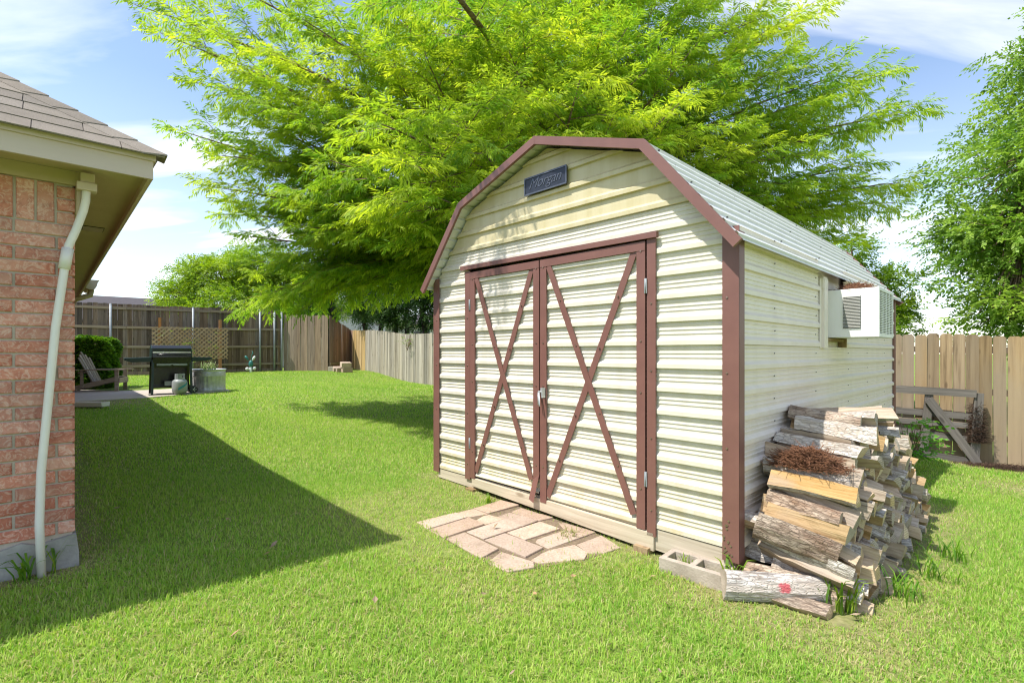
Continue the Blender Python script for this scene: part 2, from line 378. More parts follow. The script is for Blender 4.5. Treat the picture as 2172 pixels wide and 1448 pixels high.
Mt['rubber'] = simple('wheel_rubber', (.03, .03, .032), None, 7, .7)
Mt['teal'] = simple('teal_paint', (.05, .22, .20), (.03, .16, .15), 8, .4); Mt['offwhite'] = simple('white_paint', (.72, .76, .74), None, 8, .5)
Mt['greenchair'] = simple('green_plastic', (.02, .10, .055), None, 8, .4)
Mt['housewhite'] = simple('pale_house_siding', (.72, .70, .66), (.62, .60, .57), 2, .7, stretch=(1, 1, 5)); Mt['housepink'] = simple('pinkish_house_brick', (.55, .42, .38), (.45, .33, .30), 12, .8)
Mt['glass'] = simple('window_glass', (.03, .035, .045), None, 5, .1, spec=.6)
Mt['treebark'] = m_bark('tree_bark', (.20, .13, .09), (.09, .06, .045), (.28, .20, .145), scale=.5)
Mt['darkbark'] = m_bark('dark_tree_bark', (.045, .035, .028), (.016, .012, .01), (.07, .056, .046), scale=.5)
Mt['log_white'] = m_bark('pale_flaking_bark', (.46, .38, .30), (.15, .11, .08), (.72, .67, .60)); Mt['log_red'] = m_bark('pale_bark_with_red_paint', (.48, .40, .33), (.085, .06, .045), (.76, .73, .69), (.03, .04, .05))
Mt['log_bark'] = m_bark('brown_bark', (.30, .20, .14), (.075, .05, .036), (.52, .43, .34))
Mt['split1'] = m_split('split_wood_pale', (.58, .46, .32), (.43, .32, .21), (.17, .115, .07)); Mt['split2'] = m_split('split_wood_grey', (.56, .455, .345), (.41, .315, .225), (.15, .105, .07)); Mt['split3'] = m_split('split_wood_ochre', (.50, .34, .17), (.37, .23, .10), (.16, .09, .04))
Mt['endgrain'] = m_endgrain('log_end_grain', (.58, .45, .29), (.38, .27, .16)); Mt['endgrey'] = m_endgrain('grey_log_end_grain', (.46, .39, .31), (.28, .22, .17))
Mt['straw'] = simple('pine_straw', (.26, .12, .06), (.14, .065, .035), 30, .8); Mt['debris'] = simple('brown_debris', (.12, .07, .045), (.05, .03, .02), 25, .9, bump=.8, bscale=40)
Mt['leaf'] = leafmat('leaf'); Mt['frond'] = leafmat('cypress_frond', .6, .6); Mt['grass'] = leafmat('grass_blade', .45, .6)
Mt['soil'] = m_ground(); Mt['joint'] = simple('sandy_joint_soil', (.24, .18, .12), (.12, .085, .055), 40, .95, bump=.4, bscale=90)

# ------------------------------------------------------------------ terrain
GP = np.array([(1.3, 2.9, -.09), (.3, 3.9, -.05), (-.77, 5.15, 0.0), (2.5, 3.6, -.15), (4.8, 6.3, -.22), (-2.54, 2.9, .06), (-1.5, 3.5, -.01), (0, 1.2, -.09), (3, 2, -.12), (-2.2, 1.2, .0),
  (-7.8, 11.4, .30), (-5.5, 8.0, .20), (-9.5, 13.2, .33), (-7.3, 12.5, .31), (-14.8, 17, .47), (-9.5, 20.7, .51), (-7.58, 20.7, .51), (-7.33, 22.5, .60), (-2.41, 15.9, .22), (-1.5, 9, .08),
  (2.2, 9.8, -.02), (5.84, 7.71, -.27), (7.1, 6.94, -.34), (9.5, 5.5, -.36), (6, 4, -.24), (-4, 14, .28)])
def ground(x, y):
    x = np.asarray(x, float); y = np.asarray(y, float)
    d2 = (x[..., None] - GP[:, 0]) ** 2 + (y[..., None] - GP[:, 1]) ** 2
    w_ = 1 / (d2 + .8) ** 1.6
    return (w_ * GP[:, 2]).sum(-1) / w_.sum(-1)
def gz(x, y): return float(ground(np.array(x), np.array(y)))
C1 = np.array([-.7695, 5.156]); SU = np.array([.6948, -.7192]); SV = np.array([.7192, .6948])     # shed frame
def shed_w(x, y): return C1 + x * SU + y * SV
HC = np.array([-2.539, 2.907]); HX = np.array([.7314, .682]); HY = np.array([-.682, .7314])       # house frame
def shed_l(x, y): return (x - C1[0]) * SU[0] + (y - C1[1]) * SU[1], (x - C1[0]) * SV[0] + (y - C1[1]) * SV[1]
def house_l(x, y): return (x - HC[0]) * HX[0] + (y - HC[1]) * HX[1], (x - HC[0]) * HY[0] + (y - HC[1]) * HY[1]
PATIO = [(-11.9, 11.9), (-8.55, 9.75), (-7.75, 10.75), (-7.05, 12.55), (-7.35, 12.95), (-9.5, 13.45), (-12.5, 14.6), (-14, 13.5)]
def in_poly(px, py, poly):
    ins = np.zeros(px.shape, bool); n = len(poly)
    for i in range(n):
        x1, y1 = poly[i]; x2, y2 = poly[(i + 1) % n]
        c = ((y1 > py) != (y2 > py)); xi = (x2 - x1) * (py - y1) / ((y2 - y1) if y2 != y1 else 1e-9) + x1
        ins ^= c & (px < xi)
    return ins
PAVE_POLY_L = [(.30, -1.26), (.98, -1.72), (1.62, -1.35), (2.05, -.86), (2.22, -.30), (1.2, -.02), (.55, -.02)]   # in shed frame, refined below
def dirtiness(x, y):
    sx, sy = shed_l(x, y)
    def rect(d, f): return np.clip(1 - d / f, 0, 1)
    dx = np.maximum(np.maximum(-sx, sx - 3.03), 0); dy = np.maximum(np.maximum(-sy, sy - 4.88), 0)
    dsh = np.hypot(dx, dy); d = rect(dsh, .28) * .7
    dx = np.maximum(np.maximum(2.95 - sx, sx - 3.75), 0); dy = np.maximum(np.maximum(-.35 - sy, sy - 3.1), 0)
    d = np.maximum(d, rect(np.hypot(dx, dy), .30) * .6)
    dx = np.maximum(np.maximum(.2 - sx, sx - 2.35), 0); dy = np.maximum(np.maximum(-1.3 - sy, sy), 0)
    d = np.maximum(d, rect(np.hypot(dx, dy), .22) * .3)
    hx, hy = house_l(x, y); dx = np.maximum(hx, 0); dy = np.maximum(-hy, 0)
    d = np.maximum(d, rect(np.hypot(dx, dy), .28) * .95)
    d = np.maximum(d, rect(np.hypot(x + 8.0, y - 9.9) / 1.0, 1.0) * .8)
    # along the tan fence
    fx, fy = .521 * (x - 5.84) + .853 * (y - 7.71), .853 * (x - 5.84) - .521 * (y - 7.71)
    d = np.maximum(d, np.where(fy > .6, rect(np.abs(fx + .25), .55), 0) * .85)
    d = np.maximum(d, rect(np.hypot(x - 5.7, y - 5.6), .9) * .6)
    return d
def ax(lo, hi, n, p=2.2):
    t = np.linspace(-1, 1, n); return np.sign(t) * (np.abs(t) ** p)
gx = np.concatenate([[-400, -200, -100, -60], np.arange(-36, -16, .8), np.arange(-16, -10, .3), np.arange(-10, 8, .15), np.arange(8, 30.1, .6), [45, 70, 120, 220, 400]])
gy = np.concatenate([[-150, -60, -25, -12], np.arange(-6, 0, .6), np.arange(0, 14, .15), np.arange(14, 24, .25), np.arange(24, 34.1, .8), [40, 52, 75, 120, 220, 450, 800]])
XX, YY = np.meshgrid(gx, gy); ZZ = ground(XX, YY)
nxg, nyg = len(gx), len(gy)
V = np.stack([XX.ravel(), YY.ravel(), ZZ.ravel()], 1)
ii = (np.arange(nyg - 1)[:, None] * nxg + np.arange(nxg - 1)[None, :]).ravel()
F = np.stack([ii, ii + 1, ii + 1 + nxg, ii + nxg], 1)
me = np_mesh('lawn', V, F, Mt['soil']); a = me.attributes.new('dirt', 'FLOAT', 'POINT'); a.data.foreach_set('value', dirtiness(V[:, 0], V[:, 1]).astype(np.float32))
tag(link('lawn', me), kind='structure')

# ------------------------------------------------------------------ shed
W, D = 3.03, 4.877; Z0 = .10; PITCH = .1524
shed = empty('storage_shed', (C1[0], C1[1], 0), math.atan2(SU[1], SU[0]))
tag(shed, 'cream ribbed metal shed with gambrel roof, brown trim and cross-braced double doors', 'shed')
EAVE, EZ, KN, KZ, PZ, OV = 1.59, 1.915, .97, 2.645, 2.96, .139
def roof_z(x):
    a_ = abs(x - W / 2)
    return PZ + (KZ - PZ) * a_ / KN if a_ < KN else KZ + (EZ - KZ) * (a_ - KN) / (EAVE - KN)
def rib_profile(z0, z1, plain=False):
    """(z, outward) points between z0 and z1 with ribs starting at Z0 + k*PITCH"""
    base = [(0, 0), (.002, .021), (.030, .022), (.052, .001)]
    if not plain:
        for c in (.074, .102, .130): base += [(c - .004, .001), (c - .002, .0055), (c + .003, .0055), (c + .007, .001)]
    else: base += [(.10, .0015)]
    pts = []; k = math.floor((z0 - Z0) / PITCH) - 1
    while Z0 + k * PITCH < z1 + PITCH:
        pts += [(Z0 + k * PITCH + a_, b_) for a_, b_ in base]; k += 1
    zs = [p[0] for p in pts]; os_ = [p[1] for p in pts]
    res = [(z0, float(np.interp(z0, zs, os_)))] + [p for p in pts if z0 < p[0] < z1] + [(z1, float(np.interp(z1, zs, os_)))]
    return res
def siding_x(mb, x0, x1, z0, z1, y=0.0, plain=False, clip=None):
    """sheet facing -y; clip(z) -> (xl, xr)"""
    pr = rib_profile(z0, z1, plain)
    if clip:
        extra = [KZ - .02]; zs = sorted(set([p[0] for p in pr] + [e for e in extra if z0 < e < z1]))
        zz = [p[0] for p in pr]; oo = [p[1] for p in pr]; pr = [(z, float(np.interp(z, zz, oo))) for z in zs]
    for (za, oa), (zb, ob) in zip(pr[:-1], pr[1:]):
        la, ra = (x0, x1) if not clip else clip(za); lb, rb = (x0, x1) if not clip else clip(zb)
        mb.add([(la, y - oa, za), (ra, y - oa, za), (rb, y - ob, zb), (lb, y - ob, zb)], [(0, 1, 2, 3)])
    return mb
def siding_y(mb, y0, y1, z0, z1, x, sgn=1):
    for (za, oa), (zb, ob) in zip(*(lambda p: (p[:-1], p[1:]))(rib_profile(z0, z1))):
        mb.add([(x + sgn * oa, y0, za), (x + sgn * oa, y1, za), (x + sgn * ob, y1, zb), (x + sgn * ob, y0, zb)], [(0, 1, 2, 3) if sgn > 0 else (3, 2, 1, 0)])
    return mb
def clipg(z):
    zz = z + .03
    if zz <= KZ: h_ = KN + (EAVE - KN) * (KZ - zz) / (KZ - EZ)
    else: h_ = KN * (PZ - zz) / (PZ - KZ)
    h_ = min(max(h_, .0), W / 2); return W / 2 - h_, W / 2 + h_
ZG = Z0 + 14 * PITCH
siding_x(MB(), .04, .52, Z0, 2.06).build('front_siding', Mt['siding'], shed)
siding_x(MB(), 2.49, 2.99, Z0, 2.06).build('front_siding', Mt['siding'], shed)
siding_x(MB(), 0, W, 2.0605, ZG, clip=clipg).build('front_siding', Mt['siding'], shed)
siding_x(MB(), 0, W, ZG + .0005, PZ - .035, plain=True, clip=clipg).build('gable_panel', Mt['gable'], shed)['label'] = 'yellowed plain gable panel'
MB().b2(.02, W - .02, .06, .10, .0, 2.0).build('gap_shade_sheet', Mt['gap_shade'], shed)  # near-black sheet added to paint the shade seen through the door gaps
ZA = Z0 + 8 * PITCH
siding_y(MB(), .04, D - .04, Z0, ZA, W).build('side_siding', Mt['siding_side'], shed)
siding_y(MB(), .04, 1.64, ZA + .0005, 2.03, W).build('side_siding', Mt['siding_side'], shed)
siding_y(MB(), 2.44, D - .04, ZA + .0005, 2.03, W).build('side_siding', Mt['siding_side'], shed)
siding_y(MB(), .04, D - .04, Z0, 2.03, 0, -1).build('side_siding', Mt['siding_side'], shed)
mb = MB()
for (za, oa), (zb, ob) in zip(*(lambda p: (p[:-1], p[1:]))(rib_profile(Z0, PZ - .04))):
    la, ra = clipg(za); lb, rb = clipg(zb)
    mb.add([(la, D + oa, za), (ra, D + oa, za), (rb, D + ob, zb), (lb, D + ob, zb)], [(3, 2, 1, 0)])
mb.build('rear_siding', Mt['siding_side'], shed)
MB().b2(W - .05, W - .035, 1.6, 2.5, ZA - .02, 2.0).build('window_recess', Mt['siding_side'], shed)
mb = MB(); mb.b2(W - .04, W + .035, 1.70, 1.80, ZA - .01, 1.885); mb.b2(W - .04, W + .012, 1.662, 1.70, ZA - .01, 1.885); mb.b2(W - .02, W + .03, 1.69, 1.80, 1.80, 1.90)
mb.build('window_trim', Mt['siding_side'], shed, bevel=.003)
mb = MB(); mb.b2(W - .03, W + .03, 2.40, 2.44, ZA, 1.40); mb.b2(W - .03, W + .02, 1.82, 2.40, ZA + .05, ZA + .075); mb.build('window_bracket', Mt['skid_end'], shed)
# roof sheets: ribs run along the length of the shed
def roof_sheet(name, xa, za, xb, zb, lift=0.0):
    ln = math.hypot(xb - xa, zb - za); dx, dz = (xb - xa) / ln, (zb - za) / ln; nx, nz_ = -dz, dx
    if nz_ < 0: nx, nz_ = -nx, -nz_
    pts = []; p = 0.0; pit = .114
    while p < ln - 1e-6:
        for q, h_ in ((0, 0), (.022, 0), (.030, .016), (.052, .016), (.060, 0)):
            if p + q < ln: pts.append((p + q, h_))
        p += pit
    pts.append((ln, 0)); mb = MB(); y0, y1 = -OV, D + OV
    for (pa, ha), (pb, hb) in zip(pts[:-1], pts[1:]):
        A_ = (xa + dx * pa + nx * (ha + lift), za + dz * pa + nz_ * (ha + lift)); B_ = (xa + dx * pb + nx * (hb + lift), za + dz * pb + nz_ * (hb + lift))
        mb.add([(A_[0], y0, A_[1]), (B_[0], y0, B_[1]), (B_[0], y1, B_[1]), (A_[0], y1, A_[1])], [(0, 1, 2, 3)])
    return mb.build(name, Mt['roofmetal'], shed)
c_ = W / 2
roof_sheet('roof_sheet', c_ - EAVE, EZ, c_ - KN, KZ); roof_sheet('roof_sheet', c_ + EAVE, EZ, c_ + KN, KZ)
roof_sheet('roof_sheet', c_ - KN - .02, KZ - .012, c_ + .0, PZ, .004); roof_sheet('roof_sheet', c_ + KN + .02, KZ - .012, c_ + .0, PZ, .004)
mb = MB(); mb.prism([(c_ - .14, PZ - .028), (c_, PZ + .021), (c_ + .14, PZ - .028), (c_ + .14, PZ - .032), (c_, PZ + .017), (c_ - .14, PZ - .032)], 'y', -OV, D + OV)
mb.build('ridge_cap', Mt['roofmetal'], shed)
# rake trim, front and rear
pl = [(c_ - EAVE - .012, EZ - .004), (c_ - KN - .012, KZ + .016), (c_, PZ + .026), (c_ + KN + .012, KZ + .016), (c_ + EAVE + .012, EZ - .004)]
def inset(pl, d):
    res = []
    for i, p in enumerate(pl):
        ns = []
        for a_, b_ in ((i - 1, i), (i, i + 1)):
            if a_ < 0 or b_ >= len(pl): continue
            ex, ez = pl[b_][0] - pl[a_][0], pl[b_][1] - pl[a_][1]; l_ = math.hypot(ex, ez); ns.append((ez / l_, -ex / l_))
        if len(ns) == 1: n_ = ns[0]; k_ = 1
        else:
            n_ = (ns[0][0] + ns[1][0], ns[0][1] + ns[1][1]); l_ = math.hypot(*n_); n_ = (n_[0] / l_, n_[1] / l_); k_ = 1 / (n_[0] * ns[0][0] + n_[1] * ns[0][1])
        res.append((p[0] + n_[0] * d * k_, p[1] + n_[1] * d * k_))
    return res
inn = inset(pl, .062)
for yy0, yy1 in ((-OV - .012, -OV + .012), (D + OV - .012, D + OV + .012)):
    for i in range(4):
        e = .0015 if i % 2 else 0.0
        MB().prism([pl[i], pl[i + 1], inn[i + 1], inn[i]], 'y', yy0 - e, yy1 + e).build('rake_trim', Mt['brown'], shed)
# corner trims
for nm, x0, x1, sx in (('l', -.008, .070, -1), ('r', 2.957, W + .026, 1)):
    mb = MB(); zb = .03 if sx > 0 else .06
    mb.b2(x0, x1, -.030, -.022, zb, 2.02)
    if sx > 0: mb.b2(W + .018, W + .026, -.0295, .052, zb, 1.99)
    else: mb.b2(-.024, -.0165, -.0295, .05, zb, 1.99); mb.b2(-.024, -.0075, -.0305, -.0215, zb, 2.02)
    mb.build('corner_trim', Mt['brown'], shed)
mb = MB(); mb.b2(W + .004, W + .026, D - .055, D + .03, .03, 1.97); mb.build('corner_trim', Mt['brown'], shed)
mb = MB(); mb.b2(-.026, -.004, D - .055, D + .03, .03, 1.97); mb.build('corner_trim', Mt['brown'], shed)
# door header and jambs
mb = MB(); mb.prism([(.443, 2.055), (.443, 2.094), (2.530, 2.072), (2.530, 2.034)], 'y', -.052, -.022); mb.build('door_header', Mt['brown'], shed)
for x0, x1, zb in ((.497, .570, .075), (2.449, 2.514, .045)):
    mb = MB(); mb.b2(x0, x1, -.034, -.021, zb, 2.04); mb.build('door_jamb', Mt['brown'], shed)
scr = MB()
def screw(x, z, y=-.0345): scr.box((x, y, z), (.011, .006, .011), rot=(0, R(45), 0))
def brace(mb, a, b, y, wd=.05):
    a = Vector((a[0], 0, a[1])); b = Vector((b[0], 0, b[1])); d = (b - a).normalized(); n_ = Vector((-d.z, 0, d.x)) * wd / 2
    mb.prism([((a + n_).x, (a + n_).z), ((b + n_).x, (b + n_).z), ((b - n_).x, (b - n_).z), ((a - n_).x, (a - n_).z)], 'y', y - .007, y)
for (xl, xr, zb, hinge_x, left) in ((.576, 1.462, .115, .572, True), (1.474, 2.437, .075, 2.443, False)):
    door = siding_x(MB(), xl + .01, xr - .01, Z0 + (.02 if left else -.012), 2.0, -.004).build('door', Mt['siding'], shed)
    for x0, x1, z_ in ((xl, xl + .066, zb - .02 if left else .06), (xr - .066, xr, .24 if left else zb)):
        mb = MB(); mb.b2(x0, x1, -.037, -.0235, z_, 2.022); mb.build('stile', Mt['brown'], door)
        for z_s in (.35, 1.0, 1.35, 1.96): screw((x0 + x1) / 2, z_s, -.038)
    mb = MB(); mb.b2(xl, xr, -.0395, -.0365, 1.962, 2.024); mb.build('top_rail', Mt['brown'], door)
    for z_ in (.42, 1.72):
        mb = MB(); mb.b2(hinge_x - .010, hinge_x + .010, -.041, -.036, z_ - .05, z_ + .05); mb.tube([(hinge_x, -.042, z_ - .05), (hinge_x, -.042, z_ + .05)], .005, 6); mb.build('hinge', Mt['postgrey'], door)
    mb = MB(); brace(mb, (xr - .09, 1.962), (xl + .075, .16 if left else .115), -.0235); mb.build('brace', Mt['brown'], door)
    mb = MB(); brace(mb, (xl + .09, 1.962), (xr - .09, .22 if left else .16), -.0307); mb.build('brace', Mt['brown'], door)
    xm = (xl + xr) / 2
    for q in (.16, .36, .64, .84):
        screw(xr - .09 + (xl + .165 - xr) * q, 1.962 - 1.82 * q, -.038); screw(xl + .09 + (xr - .18 - xl) * q, 1.962 - 1.77 * q, -.039)
    if left:      # bent loose trim at the foot of the left door
        mb = MB(); mb.add([(1.392, -.026, .245), (1.462, -.026, .30), (1.445, -.085, .055), (1.385, -.075, .075), (1.396, -.032, .245), (1.466, -.032, .30), (1.449, -.091, .055), (1.389, -.081, .075)],
               [(0, 1, 2, 3), (7, 6, 5, 4), (0, 4, 5, 1), (1, 5, 6, 2), (2, 6, 7, 3), (3, 7, 4, 0)]); mb.build('bent_trim', Mt['brown'], door)['label'] = 'bent loose trim at the door foot'
    else:
        mb = MB(); mb.b2(1.486, 1.530, -.046, -.038, .925, .985); mb.tube([(1.475, -.058, .955), (1.53, -.058, .955)], .008, 8); mb.tube([(1.486, -.060, .955), (1.508, -.082, .86), (1.512, -.084, .84)], .006, 6); mb.tube([(1.477, -.062, .95), (1.494, -.08, .85)], .005, 6); mb.b2(1.522, 1.534, -.075, -.04, .91, .99)
        mb.build('latch', Mt['steel'], door)
for z_s in (.22, .7, 1.15, 1.6): 
    screw(.533, z_s, -.035); screw(2.482, z_s, -.035); screw(.03, z_s, -.031); screw(2.985, z_s, -.031)
for k in range(14): screw(2.965 + random.random() * .05, .06 + random.random() * .22, -.031)
o = scr.build('screw_heads', Mt['screw'], shed); tag(o, kind='stuff')
scr2 = MB()
for s_ in (.62, 1.56, 2.6, 3.4, 4.3):
    for k in range(13):
        z_ = Z0 + .10 + k * PITCH
        if s_ > 2 and z_ > 1.5 and s_ < 3: continue
        scr2.box((W + .006, s_ + random.uniform(-.01, .01), z_), (.006, .008, .008))
for xa, za, xb, zb in ((c_ + EAVE, EZ, c_ + KN, KZ), (c_ + KN, KZ, c_, PZ)):
    for q in np.linspace(.05, .97, 6):
        for k in range(6): scr2.box((xa + (xb - xa) * q + .006, .02 + k * .95, za + (zb - za) * q + .006), (.009, .009, .008))
tag(scr2.build('sheet_screws', Mt['acdark'], shed), kind='stuff')
# plaque
pq = MB(); pq.b2(1.304, 1.758, -.042, -.028, 2.578, 2.720); plq = pq.build('name_plaque', Mt['plaque'], shed, bevel=.006)
mb = MB()
for a_ in ((1.304, 1.758, 2.710, 2.722), (1.304, 1.758, 2.576, 2.588), (1.302, 1.314, 2.588, 2.710), (1.748, 1.760, 2.588, 2.710)): mb.b2(a_[0], a_[1], -.047, -.040, a_[2], a_[3])
mb.build('rim', Mt['plaque_rim'], plq)
cu = bpy.data.curves.new('lettering', 'FONT'); cu.body = 'Morgan'; cu.size = .118; cu.shear = .45; cu.extrude = .0016; cu.bevel_depth = .0006; cu.align_x = 'CENTER'; cu.space_character = .95; cu.offset = -.0012
to = bpy.data.objects.new('tmp_text', cu); col.objects.link(to); bpy.context.view_layer.update()
tme = bpy.data.meshes.new_from_object(to.evaluated_get(bpy.context.evaluated_depsgraph_get())); bpy.data.objects.remove(to); tme.materials.clear(); tme.materials.append(Mt['plaque_rim'])
link('lettering', tme, plq, (1.525, -.043, 2.622), (R(90), 0, 0))
# sill and skids
mb = MB(); mb.b2(.03, W - .02, -.004, .05, -.002, .098); mb.prism([(.60, .098), (.60, .02), (2.50, -.055), (2.50, .07)], 'y', -.034, -.006); mb.build('sill_board', Mt['skid'], shed, bevel=.004)
mb = MB(); mb.prism([(2.50, .094), (2.50, -.045), (W - .03, -.06), (W - .03, .094)], 'y', -.015, -.0045); mb.build('sill_facing', Mt['skid'], shed)
mb = MB(); mb.prism([(.04, .09), (.04, .005), (.60, -.005), (.60, .09)], 'y', -.015, -.0045); mb.build('sill_facing', Mt['skid'], shed)
for x_, zt, zb in ((.60, .0, -.10), (2.42, -.035, -.16)):
    mb = MB(); mb.prism([(x_ - .055, zt), (x_ + .055, zt), (x_ + .05, zb), (x_ - .03, zb - .01)], 'y', -.07, D - .05); mb.build('skid_beam', Mt['skid_end'], shed)
mb = MB(); mb.b2(W - .04, W - .003, .0, D, -.06, .099); mb.b2(.0, .04, .06, D, -.03, .099); mb.build('floor_frame', Mt['skid_end'], shed)

# air conditioner standing out of the side wall
ac = empty('air_conditioner', tuple(shed_w(W, 1.93)) + (1.40,), math.atan2(SU[1], SU[0]))
tag(ac, 'white window air conditioner sticking out of the shed side wall', 'air conditioner')
AO, AL, AH = .36, .60, .405     # out, along, high
mb = MB(); mb.b2(-.10, AO, .0, .012, 0, AH); mb.b2(-.10, AO, AL - .012, AL, 0, AH); mb.b2(-.10, AO - .002, .012, AL - .012, AH - .012, AH - .001); mb.b2(-.10, AO - .002, .012, AL - .012, .001, .012)
ca = mb.build('casing', Mt['acwhite'], ac, bevel=.003)
mb = MB()
mb.b2(.112, .238, -.0015, .001, .075, .345); vp = mb.build('side_vent', Mt['acdark'], ca)
for k in range(22):
    z_ = .080 + k * .0122; mb = MB(); mb.add([(.113, -.001, z_ + .009), (.237, -.001, z_ + .009), (.237, -.010, z_), (.113, -.010, z_), (.113, -.001, z_ + .011), (.237, -.001, z_ + .011), (.237, -.012, z_ + .001), (.113, -.012, z_ + .001)],
        [(0, 1, 2, 3), (7, 6, 5, 4), (2, 6, 7, 3), (0, 3, 7, 4), (1, 5, 6, 2)]); mb.build('louvre', Mt['acvent'], vp)
mb = MB(); mb.b2(AO - .02, AO - .012, .015, AL - .015, .015, AH - .015); gr = mb.build('rear_grille', Mt['acdark'], ac)
mb = MB(); mb.b2(AO - .012, AO + .003, .001, .03, .001, AH - .001); mb.b2(AO - .012, AO + .003, AL - .03, AL - .001, .001, AH - .001); mb.b2(AO - .012, AO + .003, .03, AL - .03, .001, .03); mb.b2(AO - .012, AO + .003, .03, AL - .03, AH - .025, AH - .001)
for q in (.25, .5, .75): mb.b2(AO - .012, AO + .002, .03 + (AL - .06) * q - .006, .03 + (AL - .06) * q + .006, .03, AH - .025)
mb.build('grille_frame', Mt['acwhite'], ac)
gm = MB().b2(AO - .010, AO + .001, .03, AL - .03, 0, .005).mesh('grille_slat', Mt['acwhite'])
for k in range(24): link('grille_slat', gm, gr, (0, 0, .036 + k * .0142))
# straw nest lying on the air conditioner
def straw_clump(name, pos, rz, sx, sy, h, n, mat, label, cat, ln=.10, seed=1):
    r = np.random.default_rng(seed); V = []; F = []; b = 0
    for _ in range(n):
        p = r.normal(0, .38, 2); p = np.clip(p, -1, 1); z = h * max(0, 1 - (p ** 2).sum()) * r.random() + .004
        a_ = r.random() * 6.283; l = ln * (.5 + r.random()); t = r.normal(0, .28)
        d = np.array([math.cos(a_), math.sin(a_), t]); d /= np.linalg.norm(d); s = np.array([-d[1], d[0], 0]); s /= np.linalg.norm(s) + 1e-9; u = np.cross(s, d); c0 = np.array([p[0] * sx, p[1] * sy, z])
        q0 = c0 - d * l / 2; q1 = c0 + u * .012 * r.random(); q2 = c0 + d * l / 2 + np.array([0, 0, r.normal(0, .01)]); wd = .0018
        for q in (q0, q1, q2): V += [q + s * wd, q - s * wd * .5 + u * wd, q - s * wd * .5 - u * wd]
        for k in (0, 3):
            for i in range(3): j = (i + 1) % 3; F.append((b + k + i, b + k + j, b + k + 3 + j, b + k + 3 + i))
        b += 9
    V = np.array(V); V[:, 2] = np.maximum(V[:, 2], .001)
    o = link(name, np_mesh(name, V, F, mat), None, pos, (0, 0, rz)); return tag(o, label, cat)
p = shed_w(W + .15, 2.2)
straw_clump('straw_nest', (p[0], p[1], 1.805), math.atan2(SU[1], SU[0]), .15, .26, .07, 700, Mt['straw'], 'brown straw nest lying on top of the air conditioner', 'nest', .09, 3)

# concrete block
bk = empty('concrete_block', tuple(shed_w(2.64, -.215)) + (-.185,), math.atan2(SU[1], SU[0]) + R(3)); tag(bk, 'grey hollow concrete block with two open cells by the shed corner', 'concrete block')
mb = MB(); bx, by, bh = .40, .195, .19; t_ = .037
mb.b2(0, bx, 0, t_, 0, bh); mb.b2(0, bx, by - t_, by, 0, bh); mb.b2(0, t_, t_, by - t_, 0, bh - .001); mb.b2(bx - t_, bx, t_, by - t_, 0, bh - .001); mb.b2(bx / 2 - t_ / 2, bx / 2 + t_ / 2, t_, by - t_, 0, bh - .001)
mb.build('shell', Mt['block'], bk, bevel=.004)
mb = MB(); mb.b2(t_, bx / 2 - t_ / 2, t_, by - t_, .02, .135); mb.b2(bx / 2 + t_ / 2, bx - t_, t_, by - t_, .02, .13); mb.build('soil_fill', Mt['soil'], bk)

# ------------------------------------------------------------------ paver pad (herringbone) in front of the doors
PVQ = [  # corners measured on the pad, paver by paver, in world metres
 [(20, 380), (125, 450), (530, 325), (410, 280)], [(130, 455), (290, 530), (700, 395), (540, 330)], [(415, 282), (535, 325), (735, 290), (585, 237)], [(590, 235), (740, 285), (1050, 200), (860, 150)],
 [(540, 327), (700, 392), (905, 330), (742, 290)], [(795, 318), (1085, 400), (1240, 345), (950, 262)], [(960, 258), (1245, 343), (1390, 310), (1060, 215)],
 [(515, 465), (690, 535), (1080, 405), (895, 335)], [(305, 532), (660, 730), (840, 632), (500, 470)], [(695, 540), (1110, 703), (1290, 610), (900, 470)], [(920, 460), (1105, 533), (1455, 420), (1255, 350)],
 [(1165, 533), (1335, 607), (1700, 482), (1490, 425)], [(1400, 318), (1500, 420), (1705, 478), (1815, 440)], [(670, 735), (930, 845), (1200, 800), (1190, 745), (850, 637)],
 [(1120, 710), (1240, 750), (1700, 705), (1735, 640), (1600, 560), (1340, 615)], [(1610, 556), (1745, 640), (1900, 635), (2060, 580), (1870, 462)]]
def unproj(px, py, z): d = 1062 * (ZC - z) / (py - 748); return (px - 1086) / 1062 * d, d
pvw = [[unproj(880 + x * 460 / 2172, 1030 + y * 460 / 2172, -.035) for x, y in q] for q in PVQ]
def hull(pts):
    pts = sorted(set(pts)); 
    def half(ps):
        h_ = []
        for p in ps:
            while len(h_) > 1 and (h_[-1][0] - h_[-2][0]) * (p[1] - h_[-2][1]) - (h_[-1][1] - h_[-2][1]) * (p[0] - h_[-2][0]) <= 0: h_.pop()
            h_.append(p)
        return h_[:-1]
    return half(pts) + half(pts[::-1])
pad_poly = hull([p for q in pvw for p in q]); hcx = sum(p[0] for p in pad_poly) / len(pad_poly); hcy = sum(p[1] for p in pad_poly) / len(pad_poly)
pad_poly = [(hcx + (p[0] - hcx) * .985, hcy + (p[1] - hcy) * .985) for p in pad_poly]
mb = MB(); n_ = len(pad_poly)
mb.add([(x, y, gz(x, y) + .004) for x, y in pad_poly] + [(x, y, gz(x, y) - .05) for x, y in pad_poly], [tuple(range(n_)), tuple(range(2 * n_ - 1, n_ - 1, -1))] + [(i, i + n_, (i + 1) % n_ + n_, (i + 1) % n_) for i in range(n_)])
pad = mb.build('paver_pad', Mt['joint']); tag(pad, kind='structure')
